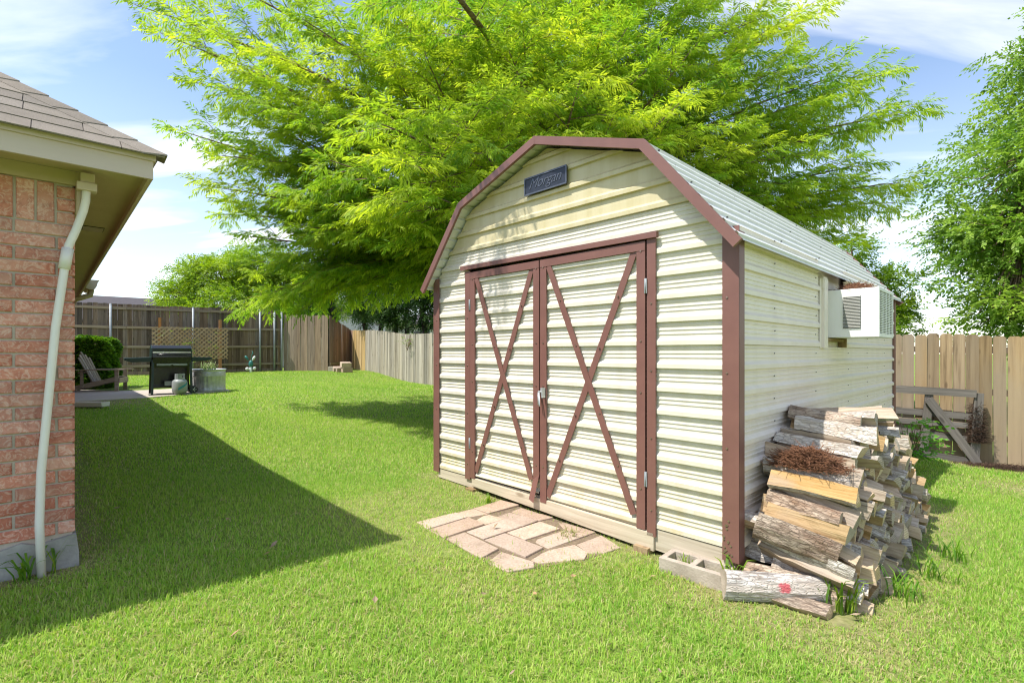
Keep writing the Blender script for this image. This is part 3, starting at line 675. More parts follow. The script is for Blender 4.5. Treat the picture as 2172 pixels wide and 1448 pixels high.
for pts in pvw:
    cx0 = sum(p[0] for p in pts) / len(pts); cy0 = sum(p[1] for p in pts) / len(pts)
    pts = [((p[0] - cx0) * .995, (p[1] - cy0) * .995) for p in pts]
    ar = sum(pts[i][0] * pts[(i + 1) % len(pts)][1] - pts[(i + 1) % len(pts)][0] * pts[i][1] for i in range(len(pts)))
    if ar < 0: pts = pts[::-1]
    mb = MB(); mb.prism(pts, 'z', -.045, .0)
    o = mb.build('paver', Mt['paver'], pad, bevel=.005)
    o.location = (cx0, cy0, gz(cx0, cy0) + .012 + random.uniform(-.005, .004)); o.rotation_euler = (random.uniform(-.008, .008), random.uniform(-.008, .008), 0)

# ------------------------------------------------------------------ brick house
house = empty('brick_house', (HC[0], HC[1], 0), math.atan2(HX[1], HX[0])); tag(house, 'red brick house corner with tan eaves and brown shingle roof', 'house')
OVH = .331; PIT = .71
wall = MB().b2(-6.5, -.012, .010, 13.0, .2, 2.31).build('wall', Mt['brick_side'], house)
mo = MB().b2(-1.5, -.010, .003, .0095, .2, 2.24).build('mortar_joint', Mt['mortar'], wall)
NC = 24; zb0 = .232; ch = (2.005 - zb0) / NC
bm_cache = {}
def brick_mesh(l, h, d=.03):
    key = (round(l, 3), round(h, 3)); lst = bm_cache.setdefault(key, [])
    if len(lst) < 3:
        mb = MB(); vs = []
        j = lambda: random.uniform(-.0015, .0015)
        n = 3 if l > .15 else 2
        # front face as grid with eased edges
        e = .004
        xs = [0, e, l / 2, l - e, l] if n == 3 else [0, e, l - e, l]; zs = [0, e, h - e, h]
        g = {}
        for i, x in enumerate(xs):
            for k, z in enumerate(zs):
                edge = i in (0, len(xs) - 1) or k in (0, 3)
                g[i, k] = len(vs); vs.append((x + (j() if edge else 0), .004 if edge else -.0005 + j() * .7, z + (j() if edge else 0)))
        fs = [(g[i, k], g[i + 1, k], g[i + 1, k + 1], g[i, k + 1]) for i in range(len(xs) - 1) for k in range(3)]
        b = len(vs); vs += [(0, d, 0), (l, d, 0), (l, d, h), (0, d, h)]; I = len(xs) - 1
        fs += [tuple([g[i, 0] for i in range(I, -1, -1)]) + (b, b + 1), tuple([g[i, 3] for i in range(I + 1)]) + (b + 2, b + 3), (g[0, 0], g[0, 1], g[0, 2], g[0, 3], b + 3, b), (g[I, 3], g[I, 2], g[I, 1], g[I, 0], b + 1, b + 2)]
        mb.add(vs, fs); lst.append(mb.mesh('brick', Mt['brick']))
        return lst[-1]
    return random.choice(lst)
def put_brick(x1, l, z, h): link('brick', brick_mesh(l, h), wall, (x1 - l, -.006 + random.uniform(-.002, .002), z), (0, random.uniform(-.004, .004), 0))
for r_ in range(NC):
    z = zb0 + r_ * ch; x = -.0; first = True
    while x > -1.35:
        l = .072 if (r_ % 2 == 0 and first) else .246
        put_brick(x, l, z + .005, ch - .010); x -= l + .0125; first = False
for k in range(3): put_brick(0, .076, 2.008 + k * .074, .065)
x = -.088
while x > -1.35: put_brick(x, .071, 2.010, .222); x -= .0835
# side-wall quoin return: ends of corner bricks
MB().b2(-.0115, -.002, .03, 12.99, .21, 2.235).build('side_face', Mt['brick_side'], wall)
fb = MB(); fb.prism([(-6.5, -.25), (.022, -.25), (.018, .12), (.006, .226), (-.16, .20), (-.22, .225), (-.36, .19), (-6.5, .20)], 'y', -.022, 13.0); fb.build('foundation', Mt['foundation'], house)
mb = MB(); mb.b2(-6.5, .004, -.020, .003, 2.236, 2.316); mb.b2(.0045, .022, -.02, 13.0, 2.236, 2.316); mb.build('frieze_board', Mt['soffit'], house)
mb = MB(); mb.b2(-6.5, OVH - .004, -OVH + .004, -.0205, 2.317, 2.327); mb.b2(.0225, OVH - .004, -.02, 13.3, 2.3172, 2.327); mb.build('soffit', Mt['soffit'], house)
mb = MB(); mb.b2(-6.5, OVH, -OVH, -OVH + .022, 2.270, 2.372); mb.b2(OVH - .022, OVH - .0005, -OVH + .0225, 13.3, 2.270, 2.372); mb.build('fascia', Mt['housepaint'], house)
mb = MB(); mb.b2(-6.5, OVH + .012, -OVH - .012, -OVH + .02, 2.3725, 2.402); mb.b2(OVH - .02, OVH + .0115, -OVH + .021, 13.3, 2.3725, 2.402); mb.build('drip_moulding', Mt['housepaint'], house)
vt = MB().b2(.10, .24, 1.55, 1.75, 2.3120, 2.3168).build('soffit_vent', Mt['acdark'], house)
vm = MB().box((0, 0, 0), (.13, .006, .004)).mesh('vent_slat', Mt['housepaint'])
for k in range(9): link('vent_slat', vm, vt, (.17, 1.565 + k * .021, 2.3105))
# roof
E_ = OVH + .03
def rz_(k): return 2.402 + PIT * k
KR = 3.2
rf = MB(); e0 = (E_, -E_, 2.402); rA = (E_ - KR, -E_ + KR, rz_(KR)); eL = (-6.6, -E_, 2.402); eB = (E_, 13.3, 2.402)
th = .012
rf.add([e0, (-6.6, -E_, 2.402), (-6.6, -E_ + KR, rz_(KR)), rA], [(0, 1, 2, 3)]); rf.add([e0, rA, (E_ - KR, 13.3, rz_(KR)), eB], [(0, 1, 2, 3)])
rf.add([rA, (-6.6, -E_ + KR, rz_(KR)), (-6.6, 13.3, rz_(KR) - .6), (E_ - KR, 13.3, rz_(KR))], [(0, 1, 2, 3)])
roof = rf.build('roof', Mt['shingle'], house)
sl = math.sqrt(1 + PIT * PIT)
nrow = 11; ex = .118 * sl
sh_c = []
def shingle(x0, x1, k0, k1, lift, side=False, cut=None):
    """tab on the front slope between x0..x1 (house x) and plan distances k0..k1 from the eave; cut: trim by the hip"""
    def P(x, k, l_): 
        nrm = (0, -PIT / sl, 1 / sl)
        return (x, -E_ + k + nrm[1] * l_, 2.402 + PIT * k + nrm[2] * l_)
    def lim(x, k): return min(x, E_ - k - .002)
    a0, a1 = lim(x0, k0), lim(x1, k0); b0, b1 = lim(x0, k1), lim(x1, k1)
    vs = [P(a0, k0, lift + .007), P(a1, k0, lift + .007), P(b1, k1, lift * .3 + .003), P(b0, k1, lift * .3 + .003), P(a0, k0, lift), P(a1, k0, lift), P(b1, k1, lift * .3), P(b0, k1, lift * .3)]
    MB().add(vs, [(0, 1, 2, 3), (7, 6, 5, 4), (0, 4, 5, 1), (1, 5, 6, 2), (3, 7, 4, 0)]).build('shingle', Mt['shingle'], roof)
for r_ in range(nrow):
    k0 = -.02 + r_ * .118; k1 = k0 + .118 + .05; x = E_ - k0
    first = True; x = E_ - k0 - .0
    while x > -1.55:
        l = random.uniform(.16, .42) if first else random.choice((.30, .33, .24, .36)); first = False
        shingle(x - l, x - .004, k0, k1, .004); x -= l
for k in range(12):   # hip caps
    k0 = -.03 + k * .125; k1 = k0 + .21; wd = .115
    def HP(kk, off, l_): return (E_ - kk + (off if off < 0 else off * .0) , -E_ + kk + (off if off > 0 else 0), 2.402 + PIT * kk + l_) 
    c0 = Vector((E_ - k0, -E_ + k0, 2.402 + PIT * k0 + .030)); c1_ = Vector((E_ - k1, -E_ + k1, 2.402 + PIT * k1 + .018))
    fl = Vector((-wd * 1.0, 0, 0)); fr = Vector((0, wd * 1.0, 0))
    vs = [c0, c0 + fl + Vector((0, 0, -.014)), c0 + fr + Vector((0, 0, -.014)), c1_, c1_ + fl + Vector((0, 0, -.012)), c1_ + fr + Vector((0, 0, -.012))]
    vs += [v - Vector((0, 0, .008)) for v in vs]
    MB().add(vs, [(0, 1, 4, 3), (0, 3, 5, 2), (6, 9, 10, 7), (6, 8, 11, 9), (0, 6, 7, 1), (0, 2, 8, 6), (1, 7, 10, 4), (2, 5, 11, 8)]).build('hip_cap', Mt['shingle'], roof)
# drain pipe
pp = MB(); pts = [(.049, -.07, 2.235), (.046, -.065, 2.15), (.036, -.06, 2.09), (.004, -.05, 1.975), (-.026, -.045, 1.885), (-.036, -.045, 1.83), (-.062, -.048, 1.60), (-.082, -.05, 1.423), (-.117, -.055, .95), (-.142, -.06, .614), (-.149, -.07, .33), (-.14, -.085, .04)]
pp.tube(pts, .020, 12); pipe = pp.build('drain_pipe', Mt['whitepipe'], house)
MB().tube([(-.031, -.045, 1.865), (-.047, -.0455, 1.745)], .027, 12).build('pipe_coupling', Mt['whitepipe'], pipe)
mb = MB(); mb.b2(.005, .095, -.105, -.03, 2.20, 2.245); mb.b2(.022, .085, -.095, -.045, 2.246, 2.30); mb.build('pipe_outlet', Mt['housepaint'], pipe, bevel=.004)
MB().tube([(.02, -.05, 2.25), (.018, -.035, 2.05), (-.003, -.032, 1.93)], .016, 8).build('pipe_elbow', Mt['soffit'], pipe)
# gutter end of the rear wing
gprof = [(.0, 2.27), (.03, 2.25), (.10, 2.25), (.13, 2.30), (.15, 2.39), (.165, 2.40), (.0, 2.40)]
mb = MB(); mb.prism([(OVH + a_, z_) for a_, z_ in gprof], 'y', 6.25, 6.95); mb.build('gutter', Mt['housepaint'], house)
MB().tube([(OVH + .07, 6.35, 2.25), (OVH + .06, 6.35, 2.17), (OVH - .1, 6.37, 2.10), (.06, 6.4, 2.06), (.05, 6.4, .4)], .04, 8).build('downspout', Mt['soffit'], house)

# ------------------------------------------------------------------ fences
def picket_mesh(name, mat, wd, h, th=.016, ear=.03):
    return MB().prism([(-wd / 2, 0), (wd / 2, 0), (wd / 2, h - ear), (wd / 2 - ear, h), (-wd / 2 + ear, h), (-wd / 2, h - ear)], 'y', -th / 2, th / 2).mesh(name, mat)
def fence(root_name, label, A, B, mat, pitch, h, rails, ear=.03, lean=.006, posts=None, front=1, topfn=None, mats=None, gap=.006, group=None):
    A = np.array(A, float); B = np.array(B, float); ln = np.linalg.norm(B - A); dr = (B - A) / ln; ang = math.atan2(dr[1], dr[0])
    fr = empty(root_name, (A[0], A[1], 0), ang); tag(fr, label, 'fence', group)
    cache = {}
    n = int(ln / pitch)
    for i in range(n):
        s_ = (i + .5) * pitch; x, y = A + dr * s_; z = gz(x, y)
        hh = topfn(s_, z) if topfn else h
        mt = mats(s_) if mats else mat
        key = (mt.name, i % 3, round(hh, 1)); 
        if key not in cache: cache[key] = picket_mesh('picket', mt, pitch - gap - (.004 if i % 3 == 1 else 0), round(hh, 1), .016, ear)
        link('picket', cache[key], fr, (s_ + random.uniform(-.002, .002), random.uniform(-.005, .005), z - .02), (random.gauss(0, lean * .6), random.gauss(0, lean), random.gauss(0, .012)), (1, 1, hh / round(hh, 1) + random.gauss(0, .004)))
    for zr, side, (rw, rt), rm in rails:
        k = 0; seg = 2.42; nseg = max(1, round(ln / seg))
        for k in range(nseg):
            a_ = k * ln / nseg + .003; b_ = (k + 1) * ln / nseg - .003
            pa = A + dr * a_; pb = A + dr * b_; za, zb_ = gz(*pa) + zr, gz(*pb) + zr
            rme = MB().bar((-(b_ - a_) / 2, 0, (za - zb_) / 2), ((b_ - a_) / 2, 0, (zb_ - za) / 2), rt, rw).mesh('rail', rm)
            link('rail', rme, fr, ((a_ + b_) / 2, side * (.012 + rt / 2), (za + zb_) / 2))
    if posts:
        for s_, hh, kind, side in posts:
            x, y = A + dr * s_; z = gz(x, y)
            if kind == 'steel': 
                mb = MB(); mb.tube([(0, 0, -.05), (0, 0, hh)], .038, 10); mb.lathe([(.042, hh - .02), (.042, hh), (.0, hh + .025)], 10)
                mb.build('steel_post', Mt['postgrey'], fr, (s_, side * .095, z))
            else: MB().b2(-.045, .045, -.045, .045, -.05, hh).build('post', Mt['fence_rail'], fr, (s_, side * .075, z))
    return fr
# dark fence seen from its rail side
DA, DB = np.array((-14.8, 17.0)), np.array((-9.5, 20.7)); ddir = (DB - DA) / np.linalg.norm(DB - DA)
fence('board_fence', 'tall dark weathered board fence with four rails and steel posts behind the patio', tuple(DA - ddir * 1.2), tuple(DB), Mt['fence_dark'], .136, 2.55,
      [(.33, -1, (.09, .04), Mt['fence_rail']), (1.02, -1, (.09, .04), Mt['fence_rail']), (1.71, -1, (.09, .04), Mt['fence_rail']), (2.38, -1, (.09, .04), Mt['fence_rail']), (.05, -1, (.16, .03), Mt['fence_brown'])],
      ear=.012, posts=[(1.2 + .92, 2.50, 'steel', -1), (1.2 + 3.35, 2.50, 'steel', -1), (1.2 + 5.62, 2.50, 'steel', -1), (1.2 + 6.15, 2.45, 'steel', -1), (1.2 + 6.42, 2.42, 'steel', -1)], gap=.001, lean=.0015)
fence('board_fence', 'tall brown board fence panel beside the stacked concrete bricks', (-9.42, 20.66), (-7.60, 20.68), Mt['fence_brown'], .140, 2.34, [(.3, 1, (.09, .04), Mt['fence_rail']), (1.9, 1, (.09, .04), Mt['fence_rail'])], ear=.02)
fence('board_fence', 'reddish board fence stepping down towards the low grey fence', (-7.56, 20.72), (-7.20, 22.38), Mt['fence_red'], .138, 2.0, [(.3, -1, (.09, .04), Mt['fence_rail'])], ear=.01, topfn=lambda s_, z: 2.32 - .36 * s_)
def lowmat(s_): return Mt['fence_red'] if s_ < .35 else (Mt['fence_ochre'] if s_ < 1.9 else Mt['fence_grey'])
LA, LB = (-7.28, 22.42), (2.15, 9.77)
fence('board_fence', 'low silver grey board fence with ochre boards at one end', LA, LB, Mt['fence_grey'], .139, 1.70, [(.3, 1, (.09, .04), Mt['fence_rail']), (1.3, 1, (.09, .04), Mt['fence_rail'])], ear=.012, mats=lowmat)
RA, RB = (2.20, 9.93), (10.4, 4.92)
fence('board_fence', 'light tan dog-eared board fence behind the shed and woodpile', RA, RB, Mt['fence_tan'], .1465, 1.85, [(.35, 1, (.09, .04), Mt['fence_rail']), (1.0, 1, (.09, .04), Mt['fence_rail']), (1.6, 1, (.09, .04), Mt['fence_rail'])], ear=.028, lean=.003, gap=.006)

# ------------------------------------------------------------------ patio and what stands on it
PZp = .325
mb = MB(); n_ = len(PATIO); mb.prism(PATIO, 'z', .10, PZp); tag(mb.build('patio', Mt['patio'], bevel=.01), kind='structure')
# grill
G = empty('gas_grill', (-7.92, 11.62, PZp), R(40)); tag(G, 'black gas grill with side shelves standing at the patio edge', 'grill')
mb = MB(); lp = [(-.27, .84), (-.265, .93), (-.22, 1.05), (-.10, 1.115), (.05, 1.12), (.18, 1.07), (.24, .97), (.25, .84)]
mb.prism(lp, 'x', -.37, .37); lid = mb.build('lid', Mt['black'], G, bevel=.006)
mb = MB(); mb.prism([(p_[0] * .98, p_[1] - .004) for p_ in lp], 'x', -.385, -.371); mb.build('lid_end', Mt['grillgreen'], lid)
mb = MB(); mb.prism([(p_[0] * .98, p_[1] - .004) for p_ in lp], 'x', .371, .385); mb.build('lid_end', Mt['grillgreen'], lid)
mb = MB(); mb.bar((-.36, -.272, .955), (.36, -.272, .955), .012, .022); mb.build('lid_strip', Mt['chrome'], lid)
mb = MB(); mb.tube([(-.28, -.265, .905), (-.28, -.31, .905), (.28, -.31, .905), (.28, -.265, .905)], .011, 8); mb.build('lid_handle', Mt['black'], lid)
mb = MB(); mb.prism([(-.25, .62), (-.27, .835), (.25, .835), (.22, .62)], 'x', -.36, .36); fbx = mb.build('firebox', Mt['black'], G)
mb = MB(); mb.prism([(-.29, .655), (-.29, .70), (.29, .70), (.29, .655), (.04, .655), (.0, .68), (-.04, .655)], 'y', -.285, -.262); mb.build('control_panel', Mt['tankwhite'], G)
for x0, x1 in ((-.86, -.375), (.375, .80)):
    s0 = 1 if x0 > 0 else -1; o_ = x1 if x0 > 0 else x0; i_ = x0 if x0 > 0 else x1
    mb = MB(); mb.prism([(i_, .845), (o_, .835), (o_, .80), (o_ - s0 * .12, .755), (i_, .74)] if s0 > 0 else [(i_, .845), (i_, .74), (o_ + .12, .735), (o_, .78), (o_, .835)], 'y', -.24, .20); mb.build('side_shelf', Mt['grillgreen'], G, bevel=.008)
for x_ in (-.355, .355):
    for y_, dy in ((-.23, -.06), (.21, .05)):
        mb = MB(); mb.bar((x_, y_, .78), (x_ * 1.06, y_ + dy, 0.0 if x_ < 0 else (.06 if y_ > 0 else .0)), .05, .045, up=(1, 0, 0)); mb.build('leg', Mt['grillgreen' if y_ < 0 else 'black'], G)
MB().b2(-.34, .34, .19, .205, .12, .66).build('back_panel', Mt['black'], G)
MB().b2(-.35, .35, -.22, .22, .16, .185).build('bottom_shelf', Mt['black'], G)
MB().b2(-.14, .02, -.235, -.225, .20, .30).build('shelf_card', Mt['tankwhite'], G)
for y_ in (-.27, .26):
    wp = [(.0, -.022), (.06, -.022), (.085, -.018), (.09, 0), (.085, .018), (.06, .022), (.0, .022)]
    wh = MB().lathe(wp, 18).build('wheel', Mt['rubber'], G, (.41, y_, .09), (R(90), 0, 0))
    mb = MB(); mb.lathe([(.0, -.026), (.02, -.026), (.02, .026), (.0, .026)], 10)
    for k in range(6): mb.bar((.015 * math.cos(k * 1.047), .015 * math.sin(k * 1.047), 0), (.066 * math.cos(k * 1.047), .066 * math.sin(k * 1.047), 0), .012, .052)
    mb.build('hub', Mt['steel'], wh)
pt = empty('propane_tank', (-7.92 + .13 * math.cos(R(40)) + .40 * math.sin(R(40)), 11.62 + .13 * math.sin(R(40)) - .40 * math.cos(R(40)), PZp), R(40)); tag(pt, 'pale grey propane tank with teal decal under the grill', 'propane tank')
mb = MB(); mb.lathe([(.09, 0.0), (.11, .0), (.11, .04), (.14, .05), (.152, .09), (.152, .27), (.14, .31), (.10, .345), (.03, .36), (.0, .36)], 24); tk = mb.build('vessel', Mt['tankwhite'], pt)
mb = MB()
for k in range(14):
    a_ = R(-150 + k * 23)
    if k in (4, 5, 9, 10): 
        mb.box((.095 * math.cos(a_), .095 * math.sin(a_), .455), (.008, .04, .03), rot=(0, 0, a_)); mb.box((.095 * math.cos(a_), .095 * math.sin(a_), .355), (.008, .04, .05), rot=(0, 0, a_))
    else: mb.box((.095 * math.cos(a_), .095 * math.sin(a_), .40), (.008, .042, .14), rot=(0, 0, a_))
mb.build('collar', Mt['tankwhite'], pt); MB().tube([(0, 0, .35), (0, 0, .42), (.05, 0, .44)], .016, 8).build('valve', Mt['steel'], pt)
mb = MB()
for k in range(6):
    a_ = R(-108 + k * 13); b_ = R(-108 + (k + 1) * 13); z0, z1 = .10 + k * .022, .15 + k * .022
    mb.add([(.1535 * math.cos(a_), .1535 * math.sin(a_), z0), (.1535 * math.cos(b_), .1535 * math.sin(b_), z0 + .022), (.1535 * math.cos(b_), .1535 * math.sin(b_), z1 + .022), (.1535 * math.cos(a_), .1535 * math.sin(a_), z1)], [(0, 1, 2, 3)])
mb.build('decal', Mt['decal'], tk)
# galvanised stock tank planter
st = empty('stock_tank', (-7.52, 12.42, PZp), 0); tag(st, 'round galvanised corrugated stock tank planter beside the grill', 'planter')
mb = MB(); n = 96; rows = [(.0, .36), (.03, .375), (.06, .36), (.10, .352), (.36, .352), (.385, .372), (.41, .352), (.445, .372), (.47, .355), (.52, .36), (.535, .385), (.548, .362), (.53, .35), (.40, .345)]
vs = []; 
for z, r_ in rows:
    for k in range(n):
        a_ = 2 * math.pi * k / n; rr = r_ + (.007 * math.cos(a_ * 24) if .09 < z < .37 and r_ == .352 else 0); vs.append((rr * math.cos(a_), rr * math.sin(a_), z))
mb.add(vs, [(i * n + k, i * n + (k + 1) % n, (i + 1) * n + (k + 1) % n, (i + 1) * n + k) for i in range(len(rows) - 1) for k in range(n)], smooth=True); mb.build('shell', Mt['steel'], st)
MB().lathe([(.348, .0), (.0, .005)], 32, (0, 0, .43)).build('soil_fill', Mt['soil'], st)
# adirondack chair
def adirondack(name, loc, rz, mat, label):
    t = empty(name, loc, rz); tag(t, label, 'chair')
    tilt = R(24)
    for k in range(5):
        y_ = (k - 2) * .105; ln = .80 - abs(k - 2) * .075; wd = .092
        b = Vector((-.02, y_, .24)); tp = b + Vector((-math.sin(tilt) * ln, y_ * .35, math.cos(tilt) * ln)); d = (tp - b).normalized(); sdv = Vector((0, 1, 0)); nn = d.cross(sdv).normalized()
        prof = [(-wd / 2, 0), (wd / 2, 0), (wd / 2, ln - .04), (wd / 4, ln), (-wd / 4, ln), (-wd / 2, ln - .04)]
        vs = [b + sdv * p_[0] + d * p_[1] + nn * s_ for s_ in (-.009, .009) for p_ in prof]; n = 6
        MB().add(vs, [tuple(range(n)), tuple(range(2 * n - 1, n - 1, -1))] + [(i, i + n, (i + 1) % n + n, (i + 1) % n) for i in range(n)]).build('back_slat', mat, t)
    for k in range(5): MB().box((.05 + k * .1, 0, .235 + k * .028), (.088, .52, .02), rot=(0, R(-15), 0)).build('seat_slat', mat, t)
    for s_ in (-1, 1):
        MB().bar((-.52, s_ * .24, .05), (.50, s_ * .24, .31), .03, .11).build('side_rail', mat, t)
        MB().b2(.44, .52, s_ * .275 - .02, s_ * .275 + .02, 0, .52).build('leg', mat, t)
        MB().prism([(-.36, s_ * .30 - .05), (.60, s_ * .31 - .07), (.66, s_ * .31), (.60, s_ * .31 + .07), (-.36, s_ * .30 + .05)], 'z', .521, .543).build('armrest', mat, t)
        MB().b2(-.25, -.19, s_ * .275 - .015, s_ * .275 + .015, .10, .52).build('rear_support', mat, t)
    MB().b2(-.30, -.24, -.27, .27, .44, .48).build('back_rail', mat, t)
    MB().b2(.521, .541, -.29, .29, .20, .33).build('front_apron', mat, t)
    return t
adirondack('adirondack_chair', (-10.30, 12.45, PZp), R(20), Mt['chair'], 'weathered grey wooden adirondack chair on the patio in front of the hedge')
gc = empty('patio_chair', (-10.95, 12.10, PZp), R(30)); tag(gc, 'green metal patio chair edge beside the adirondack chair', 'chair')
for y_ in (-.24, .24):
    MB().tube([(-.22, y_, .92), (-.2, y_, .44), (-.26, y_, .0)], .016, 8).build('rear_leg', Mt['greenchair'], gc)
    MB().tube([(-.2, y_, .62), (.2, y_, .64), (.24, y_, .58), (.20, y_, .30), (.26, y_, .0)], .014, 8).build('arm_frame', Mt['steel'], gc)
MB().b2(-.22, .24, -.235, .235, .40, .43).build('seat', Mt['greenchair'], gc, bevel=.008); MB().box((-.225, 0, .70), (.02, .44, .40), rot=(0, R(-4), 0)).build('backrest', Mt['greenchair'], gc, bevel=.006)
# white metal trough lying in the grass
tr = empty('metal_trough', (-7.98, 9.25, gz(-8.0, 9.25) + .02), R(2)); tag(tr, 'white metal gutter trough lying on the grass before the patio', 'trough')
mb = MB(); mb.prism([(-.09, .08), (-.075, .02), (.075, .02), (.09, .08), (.105, .08), (.09, .0), (-.09, .0), (-.105, .08)], 'x', -.6, .46); mb.build('channel', Mt['whitepipe'], tr)
mb = MB(); mb.prism([(-.088, .078), (-.075, .021), (.075, .021), (.088, .078)], 'x', .45, .462); mb.build('end_cap', Mt['whitepipe'], tr)
# stacked concrete bricks by the far fence
for x, y, z, rz, rx, mat, lab in ((-7.25, 20.35, 0, 8, 0, 'mortar', 'grey concrete brick lying at the foot of the brown fence'), (-6.93, 19.95, 0, 30, 14, 'paver', 'pale concrete brick leaning in the pile by the far fence'), (-6.72, 19.72, 0, 30, 10, 'paver', 'pale concrete brick leaning in the pile by the far fence'), (-6.45, 19.55, 0, 35, 0, 'paver', 'lower pale concrete brick of the pile by the far fence'), (-6.50, 19.56, .20, 35, 8, 'paver', 'topmost pale concrete brick of the pile by the far fence')):
    o = MB().b2(-.19, .19, -.13, .13, 0, .19).build('concrete_brick', Mt[mat], None, (x, y, gz(x, y) + z + .01), (R(rx), 0, R(rz)), bevel=.01); tag(o, lab, 'brick', 'concrete bricks piled by the far fence')
# garden ornament
go = empty('garden_ornament', (-10.2, 19.55, gz(-10.2, 19.55)), R(20)); tag(go, 'small teal and white garden ornament standing before the dark fence', 'ornament')
MB().lathe([(.05, 0), (.055, .12), (.04, .22), (.0, .23)], 12).build('base', Mt['offwhite'], go)
MB().lathe([(.0, .20), (.06, .23), (.085, .32), (.07, .42), (.03, .47), (.0, .48)], 14).build('body', Mt['teal'], go)
for x_, z_ in ((-.12, .14), (.13, .16)): MB().lathe([(.0, -.07), (.05, -.05), (.07, 0), (.05, .05), (.0, .07)], 12).build('petal', Mt['offwhite'], go, (x_, -.02, z_))
for x_, z_, rr, m_ in ((-.14, .56, -35, 'teal'), (.10, .55, 30, 'offwhite')): MB().lathe([(.0, -.12), (.035, -.06), (.05, .02), (.035, .09), (.0, .11)], 10).build('leaf', Mt[m_], go, (x_, 0, z_), (0, R(rr), 0))
MB().tube([(.02, 0, .46), (.03, 0, .68), (.08, 0, .76), (.04, 0, .84)], [.012, .012, .02, .006], 8).build('stem', Mt['teal'], go)
# trellis
n_d = np.array((ddir[1], -ddir[0])); T0 = DA + n_d * 1.0 + ddir * 2.104; TG = gz(*(T0 + ddir * 1.2))
trl = empty('lattice_trellis', (T0[0], T0[1], 0), math.atan2(ddir[1], ddir[0])); tag(trl, 'tan lattice trellis on two orange cedar posts before the dark fence', 'trellis')
for x_, zt in ((.222, 2.50), (2.06, 2.49)): MB().b2(x_ - .045, x_ + .045, .012, .10, TG - .05, zt).build('post', Mt['cedar'], trl)
TW, ZB, ZT = 2.307, 1.05, 2.18
for lay, sg in ((0, 1), (1, -1)):
    c = -1.3
    while c < TW + 1.3:
        # line x = c + sg*(z-ZB) clipped to the panel
        x0, z0, x1, z1 = c, ZB, c + sg * (ZT - ZB), ZT
        lo, hi = 0.0, 1.0; dx = x1 - x0
        ta, tb = (0 - x0) / dx, (TW - x0) / dx; lo = max(lo, min(ta, tb)); hi = min(hi, max(ta, tb))
        if hi - lo > .05: MB().bar((x0 + dx * lo, .0 if lay else -.010, z0 + (z1 - z0) * lo), (x0 + dx * hi, .0 if lay else -.010, z0 + (z1 - z0) * hi), 0.008, .046, up=(0, 1, 0) if False else (0, 0, 1)).build('lattice_slat', Mt['lattice'], trl)
        c += .15
# pallet leaning on the tan fence
FW = np.array([.853, -.521]); F0 = np.array([5.84, 7.71]); FN = np.array([-.521, -.853])
pq0 = F0 + FN * .15
pal = empty('wooden_pallet', (pq0[0], pq0[1], 0), math.atan2(FW[1], FW[0])); tag(pal, 'broken grey wooden pallet with a diagonal board leaning on the tan fence', 'pallet')
def plank(x0, z0, x1, z1, wd, y, th=.02, m_='pallet'): 
    mb = MB(); ln = math.hypot(x1 - x0, z1 - z0); mb.prism([(-ln / 2, -wd / 2 + random.uniform(-.006, .006)), (-ln * .1, -wd / 2), (ln / 2, -wd / 2 + random.uniform(-.008, .008)), (ln / 2 + random.uniform(-.01, .015), wd / 2), (0, wd / 2 + .004), (-ln / 2, wd / 2)], 'y', -th / 2, th / 2)
    mb.build('plank', Mt[m_], pal, ((x0 + x1) / 2, y, (z0 + z1) / 2), (0, -math.atan2(z1 - z0, x1 - x0), 0))
plank(-.20, .735, .945, .690, .105, -.03); plank(-.15, .41, .91, .36, .086, .02); plank(-.15, .255, .87, .232, .07, .02); plank(-.20, .125, .86, .028, .095, .02); plank(-.2, -.165, .86, -.262, .085, -.03)
plank(.43, .67, .365, -.17, .098, -.006, .03); plank(.415, .60, .955, -.29, .105, -.055, .025); plank(.36, .245, .46, .236, .07, -.035, .02)
plank(.98, .70, .93, -.24, .10, .01, .06)
straw_clump('vine_debris', (*(F0 + FN * .13 + FW * .96), .0), math.atan2(FW[1], FW[0]), .09, .08, .55, 1100, Mt['debris'], 'dark brown dead vine clump hanging on the pallet edge', 'debris', .16, 9)
p_ = F0 + FN * .3 + FW * 1.3; straw_clump('leaf_litter', (p_[0], p_[1], gz(*p_)), math.atan2(FW[1], FW[0]), .95, .20, .06, 1500, Mt['debris'], 'brown leaf litter strip along the foot of the tan fence', 'litter', .11, 10)

